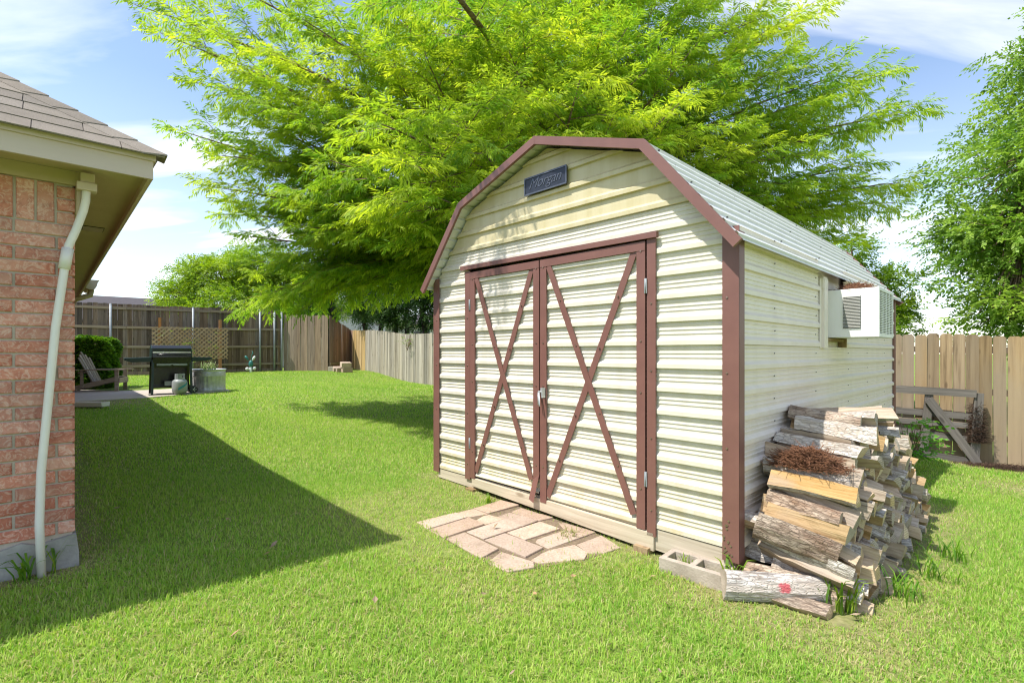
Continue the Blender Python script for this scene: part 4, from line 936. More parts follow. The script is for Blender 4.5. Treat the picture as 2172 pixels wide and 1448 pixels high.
# ------------------------------------------------------------------ firewood
def log_mesh(seed, ln, r, span, mats, rough=1.0):
    """wedge-split log along x; span = bark angle; mats = (bark, split, end)"""
    q = random.Random(seed); full = span > 330
    na = max(5, int(span / 22)); cs = []; fl = []
    for i in range(na + (0 if full else 1)):
        a_ = R(-span / 2 + span * i / na); rr = r * (1 + q.uniform(-.06, .06)); cs.append((rr * math.cos(a_), rr * math.sin(a_))); fl.append(0)
    if not full:
        fl[-1] = 1
        if span < 150: cs.append((q.uniform(.0, .18) * r, q.uniform(-.1, .1) * r)); fl.append(1)
        # midpoints on the split faces
        cs2, fl2 = [], []
        for i in range(len(cs)):
            cs2.append(cs[i]); fl2.append(fl[i])
            if fl[i] == 1:
                j = (i + 1) % len(cs); cs2.append(((cs[i][0] + cs[j][0]) / 2 + q.uniform(-.05, .05) * r, (cs[i][1] + cs[j][1]) / 2 + q.uniform(-.05, .05) * r)); fl2.append(1)
        cs, fl = cs2, fl2
    cxm = sum(c[0] for c in cs) / len(cs); cym = sum(c[1] for c in cs) / len(cs); cs = [(c[0] - cxm, c[1] - cym) for c in cs]
    nr = 8; n = len(cs); vs = []; fs = []; ms = []
    b1, b2_ = q.uniform(-.012, .012), q.uniform(-.012, .012); tap = q.uniform(.82, 1.0); tw = q.uniform(-.22, .22); sk = q.uniform(-.04, .04), q.uniform(-.04, .04)
    for k in range(nr):
        t = k / (nr - 1); x = (t - .5) * ln; sc_ = 1 + (tap - 1) * t; e_ = math.sin(t * math.pi)
        ct, s_t = math.cos(tw * t), math.sin(tw * t)
        for i, c in enumerate(cs):
            jit = r * .022 * rough
            y = (c[0] * ct - c[1] * s_t) * sc_ + b1 * e_ + q.gauss(0, jit); z = (c[0] * s_t + c[1] * ct) * sc_ + b2_ * e_ + q.gauss(0, jit)
            xx = x + (sk[0] * c[0] / r + sk[1] * c[1] / r) * (1 if k in (0, nr - 1) else 0) * .5
            vs.append((xx, y, z))
    mb = MB()
    for k in range(nr - 1):
        for i in range(n):
            j = (i + 1) % n; fs.append((k * n + i, k * n + j, (k + 1) * n + j, (k + 1) * n + i)); ms.append(fl[i])
    for s_, k in ((0, 0), (1, nr - 1)):
        c = len(vs); rg = [vs[k * n + i] for i in range(n)]; vs.append(tuple(sum(p[m] for p in rg) / n + (q.uniform(-.008, .008) if m == 0 else 0) for m in range(3)))
        for i in range(n): fs.append((c, k * n + i, k * n + (i + 1) % n)); ms.append(2)
    mb.v = vs; mb.f = fs; mb.m = ms; mb.sm = [False] * len(fs)
    return mb.mesh('firewood_log', mats)
barks = [Mt['log_white'], Mt['log_white'], Mt['log_bark'], Mt['log_bark']]; splits = [Mt['split1'], Mt['split2'], Mt['split3'], Mt['split1'], Mt['split2']]; ends = [Mt['endgrain'], Mt['endgrey']]
protos = []
for k in range(22):
    sp_ = random.choice((65, 75, 85, 92, 100, 115, 175, 70)); r_ = {True: random.uniform(.074, .120), False: random.uniform(.055, .078)}[sp_ < 130]
    bi, si = random.randrange(4), random.randrange(5)
    protos.append((log_mesh(k + 5, random.uniform(.40, .52), r_, sp_, [barks[bi], splits[si], random.choice(ends)]), bi, si))
LG = 'split firewood stacked against the shed'
def lab_log(bi, si):
    return ('split log, pale flaking bark' if bi < 2 else 'split log, brown bark') + (', fresh tan face' if si in (0, 3) else ', grey face' if si in (1, 4) else ', ochre face') + ''
shed_ang = math.atan2(SU[1], SU[0])
def log_place(y, z):
    return (' low in' if z < .2 else ' high in' if z > .52 else ' halfway up') + ' the woodpile' + (' near the corner post' if y < .8 else ' nearer the fence' if y > 1.7 else ', midway along')
def put_log(pr, x, y, z, yaw=0, pitch=0, roll=None, label=None):
    me_, bi, si = pr; wx, wy = shed_w(x, y); o = link('firewood_log', me_, None, (wx, wy, z))
    o.rotation_euler = (roll if roll is not None else random.uniform(0, 6.28), pitch, shed_ang + yaw)
    tag(o, label or lab_log(bi, si) + ',' + log_place(y, z), 'log', LG); return o
nlog = 0
for j in range(13):
    zr = -.06 + .0775 * j
    s0 = float(np.interp(zr, [-.1, .1, .26, .42, .5, .6, .88], [.16, .10, .04, .14, .2, .42, .84])); s1 = float(np.interp(zr, [-.1, .3, .5, .65, .8, .9], [2.55, 2.5, 2.3, 1.95, 1.5, 1.25]))
    s_ = s0 + random.uniform(0, .04)
    while s_ < s1:
        g = gz(*shed_w(W + .3, s_)); pr = random.choice(protos); z = g + .045 + .0775 * j + random.uniform(-.014, .014)
        outw = .25 + max(0, (8 - j)) * .011 + random.uniform(-.05, .06)
        pm = .18 * min(1, max(0, (.68 - z) / .25)) * (1 if j > 1 else .4)
        put_log(pr, W + .03 + outw, s_, z - .02, random.gauss(0, .11), random.gauss(0, .06) + pm); s_ += random.uniform(.088, .118); nlog += 1
print('logs', nlog)
# the logs that have slid out at the near end of the pile
hero = [log_mesh(201, .53, .082, 200, [Mt['log_red'], Mt['split2'], Mt['endgrey']], .7), log_mesh(202, .55, .10, 80, [Mt['log_bark'], Mt['split2'], Mt['endgrain']]), log_mesh(203, .50, .12, 95, [Mt['log_bark'], Mt['split3'], Mt['endgrain']]),
        log_mesh(204, .52, .105, 190, [Mt['log_white'], Mt['split1'], Mt['endgrey']]), log_mesh(205, .50, .12, 100, [Mt['log_white'], Mt['split1'], Mt['endgrain']]), log_mesh(206, .48, .10, 120, [Mt['log_bark'], Mt['split3'], Mt['endgrain']])]
def hero_log(i, a, b, roll, label):
    a = Vector(a); b = Vector(b); d = (b - a).normalized(); o = link('firewood_log', hero[i], None, (a + b) / 2)
    q_ = d.to_track_quat('X', 'Z'); o.rotation_mode = 'QUATERNION'; from mathutils import Quaternion
    o.rotation_quaternion = q_ @ Quaternion((1, 0, 0), roll); tag(o, label, 'log', LG)
g0 = -.105
hero_log(1, (1.25, 2.93, g0 + .04), (1.62, 2.60, g0 + .035), R(90), 'thin bark-edged split log lying on the grass in front of the woodpile')
hero_log(2, (1.40, 2.93, g0 + .06), (1.74, 2.68, g0 + .05), R(160), 'ochre split log under the red-spotted log')
hero_log(0, (1.185, 2.775, .005), (1.695, 2.725, .0), R(125), 'white-barked log with a red paint spot at the near end of the woodpile')
hero_log(3, (1.46, 3.17, .10), (1.84, 2.90, .07), R(100), 'round pale-barked log behind the red-spotted log')
hero_log(4, (1.42, 3.07, .27), (1.85, 2.84, .16), R(80), 'long pale split log sloping down from the shed corner post')
hero_log(5, (1.75, 3.16, -.03), (2.12, 2.90, -.05), R(150), 'brown split log pushed out from the foot of the woodpile')
p_ = shed_w(W + .27, .37); straw_clump('pine_straw_clump', (p_[0], p_[1], .575), shed_ang, .22, .13, .11, 1500, Mt['straw'], 'brown pine straw clump lying on the woodpile', 'straw', .12, 21)

# ------------------------------------------------------------------ houses beyond the fences
def far_house(label, c, rz, lx, ly, wall_h, rise, wm, rm, z0=.4, hip=True, windows=()):
    t = empty('neighbour_house', (c[0], c[1], z0), rz); tag(t, label, 'house')
    wl = MB().b2(-lx, lx, -ly, ly, -.3, wall_h).build('wall', wm, t); e = .45
    a_ = [(-lx - e, -ly - e, wall_h), (lx + e, -ly - e, wall_h), (lx + e, ly + e, wall_h), (-lx - e, ly + e, wall_h)]; rl = lx + e - (ly + e if hip else 0)
    mb = MB(); mb.add(a_ + [(-rl, 0, wall_h + rise), (rl, 0, wall_h + rise)] + [(x, y, wall_h - .15) for x, y, _ in a_], [(0, 1, 5, 4), (1, 2, 5), (2, 3, 4, 5), (3, 0, 4), (6, 7, 1, 0), (7, 8, 2, 1), (8, 9, 3, 2), (9, 6, 0, 3), (9, 8, 7, 6)]); mb.build('roof', rm, t)
    for x_, z_, w_, h_ in windows:
        wn = MB().b2(x_ - w_ / 2, x_ + w_ / 2, -ly - .03, -ly + .02, z_, z_ + h_).build('window', Mt['offwhite'], t); MB().b2(x_ - w_ / 2 + .06, x_ + w_ / 2 - .06, -ly - .04, -ly - .031, z_ + .06, z_ + h_ - .06).build('pane', Mt['glass'], wn)
    return t
far_house('neighbouring house with a low grey shingle roof behind the dark fence', (-27.5, 31.0), math.atan2(.62, .78), 9.0, 4.0, 2.75, 1.75, Mt['housepink'], Mt['shingle_far'])
far_house('white neighbouring house glimpsed above the brown fence panel', (-12.6, 33.5), R(-12), 3.2, 3.5, 3.4, 1.0, Mt['housewhite'], Mt['shingle_far'], hip=False, windows=((2.2, 1.7, .7, 1.2), (-1.2, 1.6, .9, 1.2)))
far_house('long pale neighbouring house glimpsed between the dark tree trunks', (0.5, 31.5), R(-20), 7.5, 3.5, 2.7, 1.2, Mt['housewhite'], Mt['shingle_far'], windows=((-5, 1.0, 1.2, 1.2), (-2, 1.0, 1.2, 1.2)))

# ------------------------------------------------------------------ foliage
def nrm(a): return a / (np.linalg.norm(a, axis=-1, keepdims=True) + 1e-9)
def sprays(O, Dv, Ls, cols, K=16, blen=.11, bw=.017, droop=.18, ang=(58, 30), flat=.25, jit=.2, r=rng):
    n = len(O); O = np.asarray(O); Dv = nrm(np.asarray(Dv)); up = np.array([0, 0, 1.0])
    S = np.cross(Dv, up + r.normal(0, .25, (n, 3))); S = nrm(S); Nn = nrm(np.cross(S, Dv))
    V = np.empty((n, K, 4, 3), np.float32)
    for k in range(K):
        p = .05 + .95 * (k // 2) / max(1, (K - 1) // 2); sg = 1 if k % 2 else -1
        th = np.radians(ang[0] + (ang[1] - ang[0]) * p + r.normal(0, 7, n))[:, None]
        d = np.cos(th) * Dv + sg * np.sin(th) * S + Nn * r.normal(.05, flat, n)[:, None] - up * (droop * (.5 + p)) + r.normal(0, jit * .3, (n, 3)); d = nrm(d)
        b = O + Dv * (Ls * p)[:, None] - up * (droop * .35 * Ls * p * p)[:, None]
        ln = (blen * (1 - .45 * p) * r.uniform(.75, 1.2, n))[:, None]
        wv = nrm(np.cross(d, Nn + r.normal(0, .45, (n, 3)))) * (bw / 2)
        V[:, k, 0] = b; V[:, k, 1] = b + d * ln * .45 + wv; V[:, k, 2] = b + d * ln - up * ln * .06; V[:, k, 3] = b + d * ln * .45 - wv
    F = np.arange(n * K * 4).reshape(-1, 4)
    C = np.repeat(cols, K * 4, axis=0) * np.repeat(r.uniform(.85, 1.15, (n * K, 1)), 4, axis=0)
    return V.reshape(-1, 3), F, C
def bez(a, c, b, n): t = np.linspace(0, 1, n)[:, None]; return (1 - t) ** 2 * a + 2 * t * (1 - t) * c + t * t * b
def palette(n, cs, r=rng):
    cs = np.array(cs); i = r.integers(0, len(cs), n); j = r.integers(0, len(cs), n); t = r.random((n, 1)); return cs[i] * t + cs[j] * (1 - t)
CYP = [(.14, .28, .036), (.23, .39, .045), (.35, .50, .055), (.49, .59, .065), (.60, .66, .072)]
def cypress():
    tx, ty = .45, 9.1; tz = gz(tx, ty)
    t = empty('cypress_tree', (tx, ty, 0)); tag(t, 'large feathery lime green cypress tree spreading over the shed', 'tree')
    T = np.array([tx, ty, 0.]); mbt = MB(); mbt.tube([(0, 0, tz - .1), (.02, 0, 1), (.05, .03, 3), (.0, .08, 6), (.05, .1, 8), (.05, .1, 9.6)], [.30, .22, .19, .12, .06, .02], 12); mbt.build('trunk', Mt['treebark'], t)
    tips = []
    for px, py, d, zs in [(285, 10, 8.4, 3.6), (340, 70, 7.4, 3.4), (415, 175, 7.6, 3.2), (470, -40, 8.2, 4.2), (510, 205, 7.3, 3.1), (560, 110, 7.0, 3.4), (640, 40, 7.4, 3.8), (375, 275, 8.2, 2.5), (470, 330, 8.0, 2.5), (440, 395, 8.6, 2.3), (560, 270, 7.4, 2.8), (515, 500, 9.2, 2.3), (590, 440, 8.4, 2.3), (600, 560, 9.4, 2.4),
        (470, 455, 9.4, 2.4), (545, 575, 10.0, 2.6), (660, 610, 9.8, 2.9), (510, 655, 9.8, 3.1), (575, 640, 9.4, 3.0), (640, 655, 9.6, 2.9), (700, 570, 9.6, 3.0), (690, 490, 8.0, 2.7), (800, 470, 7.4, 2.7), (890, 470, 6.9, 2.6), (640, 480, 7.4, 2.5), (760, 440, 6.2, 2.7), (700, 340, 6.2, 2.8), (860, 350, 5.2, 2.9), (930, 420, 5.7, 2.6), (800, 260, 5.6, 3.1), (950, 250, 5.5, 3.3), (900, 110, 6.6, 3.6), (1050, 190, 5.9, 3.4), (1020, 300, 5.5, 2.9), (770, 90, 7.0, 3.8), (620, 400, 6.8, 2.7), (820, 420, 5.6, 2.7),
        (1110, 60, 6.8, 3.7), (1230, 170, 6.2, 3.4), (1330, 60, 7.2, 3.8), (1440, 220, 6.6, 3.2), (1300, 250, 6.6, 3.0), (1480, 90, 7.4, 3.6), (1560, 250, 7.4, 3.1), (1600, 120, 7.8, 3.5), (1740, 20, 8.8, 4.3), (1640, 30, 8.4, 4.4), (1690, 130, 8.4, 3.8), (1780, 160, 8.6, 3.6),
        (1900, 150, 9.0, 3.4), (1955, 235, 9.2, 3.1), (1880, 260, 8.8, 3.0), (1930, 385, 9.4, 2.6), (1830, 350, 8.8, 2.7), (1905, 430, 9.8, 2.4), (1790, 440, 9.2, 2.5), (1720, 330, 8.2, 2.9), (1650, 400, 8.8, 2.6), (1740, 500, 10.2, 2.4), (1820, 510, 10.6, 2.4), (1620, 300, 7.8, 3.0), (700, -60, 8.6, 4.6), (900, -50, 8.4, 4.8), (1020, 20, 7.6, 4.4), (1050, -90, 8.2, 5.2), (1150, -30, 7.9, 4.9), (1190, 80, 7.1, 4.0), (1260, -60, 8.2, 5.0), (1390, -50, 8.4, 4.9), (1540, -40, 8.8, 4.7), (1370, 150, 7.1, 3.7), (960, 30, 7.4, 4.2), (1230, 20, 7.4, 4.4), (1080, 110, 6.7, 3.9), (1450, 20, 7.8, 4.3), (830, 10, 7.8, 4.4)]:
        z = ZC + (748 - py) * d / 1062; tips.append((np.array([(px - 1086) / 1062 * d - tx, d - ty, z]), zs, 1.0))
    tips += [(np.array([-1.70 - tx, 3.75 - ty, 5.35]), 5.6, .9)]
    for k in range(26):
        a_ = k * 2.399 + .4; zs = 3.0 + 5.4 * (k / 26); ln = 4.9 * (1 - (zs - 3) / 8.0) + .6
        if math.sin(a_) < .1 and (zs < 6 or math.cos(a_) < .3): continue
        tips.append((np.array([math.cos(a_) * ln, math.sin(a_) * ln, zs + ln * (.18 + .03 * (zs - 3)) + .4]), zs, .9))
    O, Dv, Ls, C = [], [], [], []; mbr = MB(); mtw = MB()
    for tip, zs, dens in tips:
        base = np.array([.03, .06, zs]); hv = tip - base; ln = np.linalg.norm(hv)
        c = base + hv * .5 + np.array([0, 0, .10 * ln + (.25 * max(0, zs - tip[2]))]) + rng.normal(0, .18, 3)
        P = bez(base, c, tip, 14); mbr.tube([tuple(p) for p in P], list(np.linspace(.028 + .0065 * ln, .005, 14)), 6)
        seg = np.diff(P, axis=0); sl_ = np.linalg.norm(seg, axis=1); cum = np.concatenate([[0], np.cumsum(sl_)]); tot = cum[-1]
        lc = palette(1, CYP)[0]
        s_ = tot * .18; k = 0
        while s_ < tot:
            i = min(np.searchsorted(cum, s_) - 1, 12); f = (s_ - cum[i]) / sl_[i]; p = P[i] + seg[i] * f; tg = seg[i] / sl_[i]
            u_ = s_ / tot; sd_ = np.cross(tg, (0, 0, 1)); sd_ /= np.linalg.norm(sd_) + 1e-9
            sg = 1 if k % 2 else -1; roll = rng.normal(0, .55); L2 = (.30 + 1.15 * math.sin(math.pi * min(.97, u_ ** .8)) * rng.uniform(.6, 1.15)) * (1 if u_ < .93 else .6)
            d2 = tg * rng.uniform(.45, .9) + sg * sd_ * math.cos(roll) + np.array([0, 0, max(math.sin(roll) + .12, -.22)]); d2 /= np.linalg.norm(d2)
            q = np.array([p, p + d2 * L2 * .5 + (0, 0, .02), p + d2 * L2 + (0, 0, -.10 * L2)]); 
            if L2 > .5: mtw.tube([tuple(x) for x in q], [.009, .006, .003], 3, caps=False)
            ns = max(2, int(L2 / .064 * dens)); tt = (np.arange(ns) + .6) / ns
            for m, t_ in enumerate(tt):
                o_ = (q[0] * (1 - t_) + q[1] * t_) * (1 - t_) + (q[1] * (1 - t_) + q[2] * t_) * t_
                s3 = np.cross(d2, (0, 0, 1)); s3 /= np.linalg.norm(s3) + 1e-9; e = 1 if m % 2 else -1
                dd = d2 * rng.uniform(.5, 1.0) + s3 * e * rng.uniform(.4, .9) + np.array([0, 0, rng.normal(-.18, .28)])
                O.append(o_); Dv.append(dd); Ls.append(rng.uniform(.16, .30)); C.append(lc)
            O.append(q[2]); Dv.append(d2 + np.array([0, 0, -.15])); Ls.append(.26); C.append(lc)
            s_ += .165 * rng.uniform(.8, 1.2); k += 1
        for e in range(4): O.append(P[-1]); Dv.append(seg[-1] / sl_[-1] + rng.normal(0, .35, 3)); Ls.append(.3); C.append(lc)
    n = len(O); cols = .5 * np.array(C) + .5 * palette(n, CYP)
    print('cypress sprays', n)
    Vv, Ff, Cc = sprays(np.array(O), np.array(Dv), np.array(Ls), cols, K=18, blen=.15, bw=.019, droop=.50, ang=(50, 24))
    mbr.build('limbs', Mt['treebark'], t)['kind'] = 'stuff'; mtw.build('twigs', Mt['treebark'], t)['kind'] = 'stuff'
    link('crown', np_mesh('crown', Vv, Ff, Mt['frond'], Cc), t)['kind'] = 'stuff'
cypress()
def leafy(name, label, base, blobs, trunk, nleaf, cols, mat, K=9, Ls=.28, blen=.10, bw=.036, droop=.2, bark='treebark', group=None, seed=1, sub=14, cat='tree', ang=(60, 25)):
    """blobs: list of (x,y,z,rx,ry,rz) relative to base; each is broken up into clumps of leaves on twigs"""
    r = np.random.default_rng(seed); t = empty(name, base); tag(t, label, cat, group)
    O, Dv, C = [], [], []; tot = sum(b[3] * b[4] * b[5] for b in blobs) ** 1; mbr = MB()
    for b in blobs:
        c = np.array(b[:3]); rad = np.array(b[3:]); share = b[3] * b[4] * b[5] / tot
        ns = max(4, int(sub * (b[3] * b[4] * b[5]) ** .45)); per = int(nleaf * share / ns)
        for _ in range(ns):
            d = nrm(r.normal(0, 1, 3)); cc = c + d * rad * r.uniform(.35, 1.0); cr = (rad.mean() * .30 + .12) * r.uniform(.6, 1.25)
            st = np.array(trunk[-1][:3]) if trunk else c
            mbr.tube([tuple(c * .7 + st * .3), tuple((c + cc) / 2 + r.normal(0, .06, 3)), tuple(cc)], [.022, .013, .005], 4, caps=False)
            q = nrm(r.normal(0, 1, (per, 3))) * (r.random((per, 1)) ** .45) * cr * np.array([1.15, 1.15, .8]); O.append(cc + q)
            Dv.append(nrm(q) * .8 + d * .5 + r.normal(0, .45, (per, 3)) - np.array([0, 0, .15])); C.append(np.repeat(palette(1, cols, r), per, axis=0) * .55 + palette(per, cols, r) * .45)
    O = np.concatenate(O); Dv = np.concatenate(Dv); C = np.concatenate(C)
    Vv, Ff, Cc = sprays(O, Dv, r.uniform(.7, 1.2, len(O)) * Ls, C, K, blen, bw, droop, ang=ang, r=r)
    if trunk:
        mb = MB(); mb.tube([p[:3] for p in trunk], [p[3] for p in trunk], 10); 
        mb.build('trunk', Mt[bark], t)
    for b in blobs:
        if trunk:
            a_ = trunk[-2]; mbr.tube([a_[:3], tuple((np.array(a_[:3]) + np.array(b[:3])) / 2 + r.normal(0, .1, 3)), b[:3]], [max(.02, a_[3] * .5), max(.015, a_[3] * .3), .012], 6, caps=False)
    mbr.build('limbs', Mt[bark], t)['kind'] = 'stuff'
    link('crown', np_mesh('crown', Vv, Ff, mat, Cc), t)['kind'] = 'stuff'
    return t
G1 = [(.07, .18, .022), (.12, .27, .028), (.18, .35, .034), (.24, .41, .042)]
G2 = [(.09, .19, .022), (.15, .27, .028), (.22, .35, .033), (.28, .39, .04)]
G3 = [(.014, .045, .011), (.028, .07, .016), (.05, .105, .02), (.085, .15, .028)]
# tree right of the shed, beyond the tan fence
leafy('pinnate_tree', 'tall green pinnate-leaved tree beyond the tan fence', (11.6, 10.6, -.4),
      [(-.6, -.2, 3.1, 1.9, 1.7, .8), (.6, 0, 4.4, 2.4, 2.0, 1.3), (-.9, 0, 5.3, 1.7, 1.6, .8), (.5, .2, 6.6, 1.9, 1.8, 1.2), (.6, .2, 8.3, 1.5, 1.5, 1.0), (1.1, .2, 9.7, .9, .9, .9), (2.2, 0, 4.0, 1.6, 1.6, 1.5), (2.4, 0, 7.0, 1.5, 1.5, 1.5), (-1.5, -.3, 2.5, 1.0, .9, .6), (-1.3, -.2, 4.2, 1.2, 1.1, .8), (0, -.5, 2.4, 1.8, 1.2, .6)],
      [(0.4, 0, -.2, .17), (.45, 0, 2, .14), (.5, .05, 4.5, .1), (.6, .1, 8, .03)], 14000, [(.11, .22, .035), (.18, .32, .045), (.26, .41, .055), (.35, .48, .07)], Mt['leaf'], K=11, Ls=.38, blen=.13, bw=.048, droop=.28, seed=4, sub=30)
leafy('small_tree', 'small loose-leaved tree beyond the far corner of the shed', (9.6, 13.0, -.4), [(-.2, 0, 2.3, 1.0, .9, .7), (.2, 0, 3.1, .9, .8, .6), (-.8, 0, 3.5, .9, .8, .45), (-.9, .1, 4.3, .7, .7, .35)], [(0, 0, -.2, .08), (0, 0, 1.2, .06), (-.1, 0, 2.6, .03)], 2600, G2, Mt['leaf'], K=9, Ls=.24, blen=.10, bw=.04, seed=8, sub=18)
# tree behind the dark fence
leafy('leafy_tree', 'round light green tree beyond the dark fence', (-15.2, 28.2, .4), [(-3.4, 0, 4.0, 1.7, 1.6, 1.1), (-1.4, 0, 5.2, 2.2, 1.9, 1.5), (.9, 0, 5.4, 2.2, 1.9, 1.5), (2.9, 0, 4.4, 1.9, 1.6, 1.4), (.3, -.8, 3.2, 3.4, 1.6, 1.2), (-4.4, 0, 4.4, 1.1, .9, .45), (4.2, 0, 3.3, 1.4, 1.3, 1.2)], [(0, 0, -.2, .22), (0, 0, 1.6, .18), (.1, 0, 3.4, .08)], 12000, [(.16, .29, .03), (.24, .38, .034), (.33, .45, .04), (.42, .52, .05)], Mt['leaf'], K=8, Ls=.36, blen=.17, bw=.06, seed=12, sub=20)
# dark trees behind the low fence
for i, (px, d, h) in enumerate([(772, 22.6, 5.0), (803, 21.3, 5.6), (833, 20.2, 5.4), (860, 19.4, 5.6), (905, 18.0, 5.2), (690, 25.5, 5.4)]):
    x = (px - 1086) / 1062 * d; q = random.Random(i + 40); zt = gz(x, d)
    leafy('shade_tree', ['dark leafy tree behind the low fence, next to the brown fence', 'dark leafy tree behind the ochre fence boards', 'slanting dark trunked tree behind the low grey fence', 'thick dark trunked tree behind the low grey fence', 'thin trunked dark tree behind the fence beside the shed', 'bushy dark tree behind the brown fence panel'][i], (x, d + .3, zt),
          [(q.uniform(-.5, .5), q.uniform(-.3, .3), 2.6 + k * .75, q.uniform(.8, 1.2), q.uniform(.8, 1.1), q.uniform(.5, .75)) for k in range(4)],
          [(0, 0, -.2, .13), (.05 * q.uniform(-1, 1), 0, 1.4, .11), (.3 * q.uniform(-1, 1), 0, 2.6, .07), (.2, 0, 4.0, .03)], 2300, G3, Mt['leaf'], K=7, Ls=.26, blen=.12, bw=.05, seed=60 + i, sub=20, bark='darkbark', group='dark trees behind the low fence')
# hedge on the patio
def hedge():
    t = empty('hedge_shrub', (-11.85, 13.10, gz(-11.85, 13.10)), R(20)); tag(t, 'clipped boxy dark green hedge behind the adirondack chair', 'shrub'); r = np.random.default_rng(3)
    n = 9000; lx, ly, lz = 1.15, .55, 1.28; p = r.uniform(-1, 1, (n, 3)); k = r.integers(0, 3, n); p[np.arange(n), k] = np.sign(p[np.arange(n), k]) * r.uniform(.86, 1.03, n)
    rr = (np.abs(p) ** 7).sum(1) ** (1 / 7); p = p / rr[:, None] * np.minimum(rr, 1.0)[:, None] * (1 + .05 * np.sin(p[:, :1] * 7 + p[:, 1:2] * 5 + p[:, 2:] * 6)); out_ = p.copy()
    p = p * np.array([lx, ly, lz / 2]) + np.array([0, 0, lz / 2 + .03])
    Vv, Ff, Cc = sprays(p, out_ + r.normal(0, .6, (n, 3)), np.full(n, .05), palette(n, G1, r) * .8, 5, .095, .05, .0, ang=(45, 20), r=r)
    link('foliage', np_mesh('foliage', Vv, Ff, Mt['leaf'], Cc), t)['kind'] = 'stuff'
    MB().box((0, 0, .62), (1.7, .7, 1.05)).build('inner_twigs', Mt['grillgreen'], t)
hedge()
# ------------------------------------------------------------------ tufts, weeds, climbers
def tuft(name, label, cat, pos, n, h, wd, spread, cols, seed, curl=.5, group=None):
    r = np.random.default_rng(seed); V = []; F = []; C = []; b = 0
    for _ in range(n):
        a_ = r.random() * 6.283; o_ = np.array([*(r.normal(0, spread * .3, 2)), 0]); d = np.array([math.cos(a_), math.sin(a_), 0]); hh = h * r.uniform(.5, 1.1); s = np.array([-d[1], d[0], 0]); cc = palette(1, cols, r)[0]
        pts = [o_, o_ + d * hh * .12 * curl + (0, 0, hh * .45), o_ + d * hh * .45 * curl + (0, 0, hh * .85), o_ + d * hh * .95 * curl + (0, 0, hh * (1 - .35 * curl * r.random()))]
        for q, w_ in zip(pts, (.7, 1, .75, .05)): V += [q + s * wd * w_ / 2, q - s * wd * w_ / 2]; C += [cc, cc]
        for k in range(3): F.append((b + 2 * k, b + 2 * k + 1, b + 2 * k + 3, b + 2 * k + 2))
        b += 8
    o = link(name, np_mesh(name, np.array(V), F, Mt['grass'], np.array(C)), None, pos); tag(o, label, cat, group); return o
def onw(x, y): return (x, y, gz(x, y) - .005)
hw = lambda x, y: HC + HX * x + HY * y
p = hw(-.20, -.09); tuft('weed_clump', 'dark green strappy weed growing at the foot of the drain pipe', 'weed', onw(*p), 18, .17, .013, .08, G1, 1, .9)
p = hw(-.09, -.07); tuft('weed_clump', 'tall thin weed between the drain pipe and the house corner', 'weed', onw(*p), 6, .22, .009, .05, G2, 2, .7)
tuft('weed_clump', 'bright green weed in front of the outermost firewood log', 'weed', onw(1.74, 2.64), 26, .22, .012, .10, G2, 3, .5)
tuft('weed_clump', 'green weed sprouting between the concrete block and the corner post', 'weed', (*shed_w(3.03, -.08), -.07), 9, .16, .018, .05, G2, 4, .6)
tuft('weed_clump', 'grass tuft growing inside the concrete block', 'weed', (*(shed_w(2.76, -.12)), -.06), 20, .09, .006, .08, G2, 5, .6)
tuft('weed_clump', 'dry grass tuft growing between the pavers and the shed sill', 'weed', onw(.42, 3.62), 40, .07, .005, .14, [(.35, .33, .13), (.22, .28, .07)], 6, 1.0)
tuft('weed_clump', 'small green weed under the shed door sill', 'weed', onw(-.20, 4.35), 14, .10, .012, .07, G2, 7, .6)
for i, (s_, o_) in enumerate(((.55, .72), (1.0, .80), (1.5, .85))): p = shed_w(W + o_, s_); tuft('weed_clump', 'long grass tuft at the outer foot of the woodpile', 'weed', onw(*p), 34, .17, .008, .16, G1, 20 + i, .8, 'grass tufts along the woodpile')
tuft('strappy_plant', 'pale strappy plant growing in the stock tank', 'plant', (-7.52, 12.42, PZp + .42), 46, .34, .022, .30, [(.26, .32, .12), (.38, .42, .2), (.16, .26, .08)], 8, .6)
def sprig(name, label, pos, n, L_, h, cols, seed, K=9, cat='plant'):
    r = np.random.default_rng(seed); t = empty(name, pos); tag(t, label, cat); mb = MB(); O, Dv = [], []
    for _ in range(n):
        a_ = r.random() * 6.283; q = np.array([math.cos(a_) * h * .25, math.sin(a_) * h * .25, h * r.uniform(.4, 1)]); mb.tube([(0, 0, 0), tuple(q * .5 + (0, 0, h * .05)), tuple(q)], .004, 4, caps=False); O.append(q); Dv.append(np.array([math.cos(a_), math.sin(a_), .1]))
        O.append(q * .7); Dv.append(np.array([math.cos(a_ + 1), math.sin(a_ + 1), .1]))
    Vv, Ff, Cc = sprays(np.array(O), np.array(Dv), np.full(len(O), L_), palette(len(O), cols, r), K, L_ * .35, L_ * .13, .15, r=r)
    mb.build('stem', Mt['treebark'], t); link('leaves', np_mesh('leaves', Vv, Ff, Mt['leaf'], Cc), t)['kind'] = 'stuff'
p = shed_w(W + .12, D + .25); sprig('fern_sprig', 'bright green leafy sprig growing at the rear shed corner', (p[0], p[1], gz(*p)), 30, .26, .62, [(.10, .30, .03), (.16, .38, .04)], 5)
for i, s_ in enumerate((.75, 1.5)): q_ = T0 + ddir * s_ + n_d * .12; sprig('climbing_plant', ['thin leafy climber on the lattice trellis behind the grill', 'sparse leafy climber on the lattice trellis near its middle'][i], (q_[0], q_[1], TG), 14, .2, 1.7, G2, 30 + i, 7)
